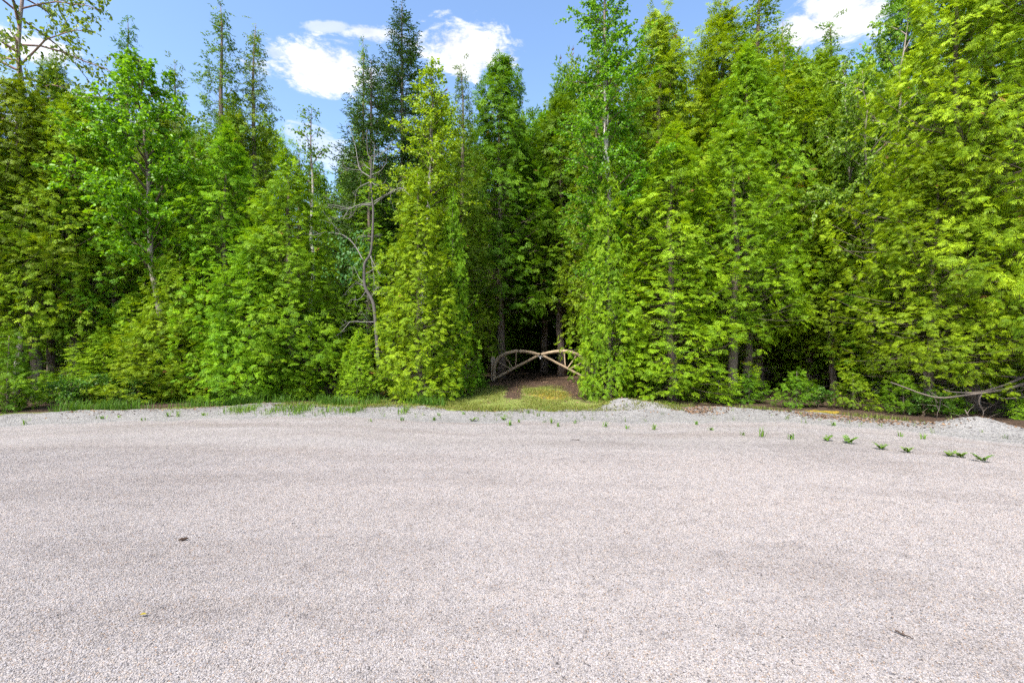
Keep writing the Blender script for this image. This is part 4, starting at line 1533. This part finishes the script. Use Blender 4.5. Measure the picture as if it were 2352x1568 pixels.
for px, py in [(236, 962), (276, 960), (328, 966), (470, 955), (852, 968), (923, 966), (997, 966), (1007, 955), (1066, 952), (1192, 970), (1250, 970), (1282, 980), (1320, 972), (1440, 985), (1632, 988), (1706, 1000), (1913, 978), (2072, 1003), (2120, 1008), (1600, 975)]:
    weed(px, py, .06 + .07 * ((px * 37 + py * 11) % 10) / 10, 'grass', 'tiny grass sprout on the gravel shoulder', WG)

# ---------------------------------------------------------------- small things on the road
g = gp(421, 1243)
mb = MB()
V = []
t = np.linspace(0, 1, 7)
mb.tube(np.stack([-.03 + .06 * t, .012 * np.sin(t * 3), .010 + .004 * np.sin(t * 9)], -1), [.003, .008, .011, .012, .010, .007, .003], 6, (.055, .035, .025))
o = link('bark_chip', mb.mesh('bark_chip', M_DEBRIS), None, (g[0], g[1], g[2] + .006), .5)
tag(o, 'small dark bark chip lying on the road at left', 'bark chip')
g = gp(321, 1418)
mb = MB()
emit_leaves(mb, np.array([[0, 0, .014]]), np.array([[1, .3, .02]]), np.array([[0, 0, 1.0]]), np.array([.032]), np.array([[.42, .36, .05]]))
o = link('fallen_leaf', mb.mesh('fallen_leaf', M_LEAF), None, (g[0], g[1], g[2] + .004))
tag(o, 'small yellow leaf lying on the gravel at lower left', 'leaf')
a, b = gp(2056, 1454), gp(2100, 1472)
mb = MB()
t = np.linspace(0, 1, 8)
p = (a[None] + (b - a)[None] * t[:, None]) - a
p[:, 2] += .014 + .003 * np.sin(t * 12)
p[:, 1] += .006 * np.sin(t * 7)
mb.tube(p, .0045 * (1.1 - .6 * t), 5, (.07, .05, .04))
mb.tube(np.stack([p[3], p[3] + [.01, .015, .006], p[3] + [.022, .024, .004]]), [.003, .0025, .0015], 4, (.09, .06, .045))
o = link('fallen_twig', mb.mesh('fallen_twig', M_DEBRIS), None, tuple(a))
tag(o, 'thin dark twig lying on the gravel at lower right', 'twig')
a = gp(1322, 1011)
mb = MB()
mb.tube(np.stack([-.06 + .12 * t, .01 * np.sin(t * 6), .012 + 0 * t], -1), .005, 5, (.06, .045, .035))
o = link('fallen_twig', mb.mesh('fallen_twig', M_DEBRIS), None, tuple(a))
tag(o, 'short dark twig on the road below the tall birch', 'twig')


def build_litter():
    """dry leaves and chips on the gravel under the right trees and on the path"""
    rng = np.random.default_rng(90)
    mb = MB()
    n = 3600
    x = rng.uniform(3.6, 7.8, n)
    y = yc(x) - .15 + rng.normal(0, .22, n)
    k = np.sin(x * 2.2) + rng.normal(0, .5, n) > .1
    x, y = x[k], y[k]
    x2 = rng.uniform(-9, 8.5, 1800)
    y2 = yc(x2) + .1 + rng.normal(0, .3, 1800)
    x3 = rng.uniform(-.8, 3.0, 2600)
    y3 = rng.uniform(10.6, 19, 2600)
    x, y = np.concatenate([x, x2, x3]), np.concatenate([y, y2, y3])
    n = len(x)
    pos = np.stack([x, y, h(x, y) + .014], -1)
    d = rng.normal(0, 1, (n, 3)) * np.array([1, 1, .15])
    w = rng.random((n, 1))
    emit_leaves(mb, pos, d, np.tile([0, 0, 1.0], (n, 1)) + rng.normal(0, .35, (n, 3)), rng.uniform(.02, .05, n), np.array([.08, .05, .035]) * (1 - w) + np.array([.26, .16, .09]) * w)
    o = link('leaf_litter', mb.mesh('leaf_litter', M_DEBRIS))
    tag(o, 'brown dry leaves scattered on gravel edge and path', 'leaf litter', kind='stuff')


build_litter()
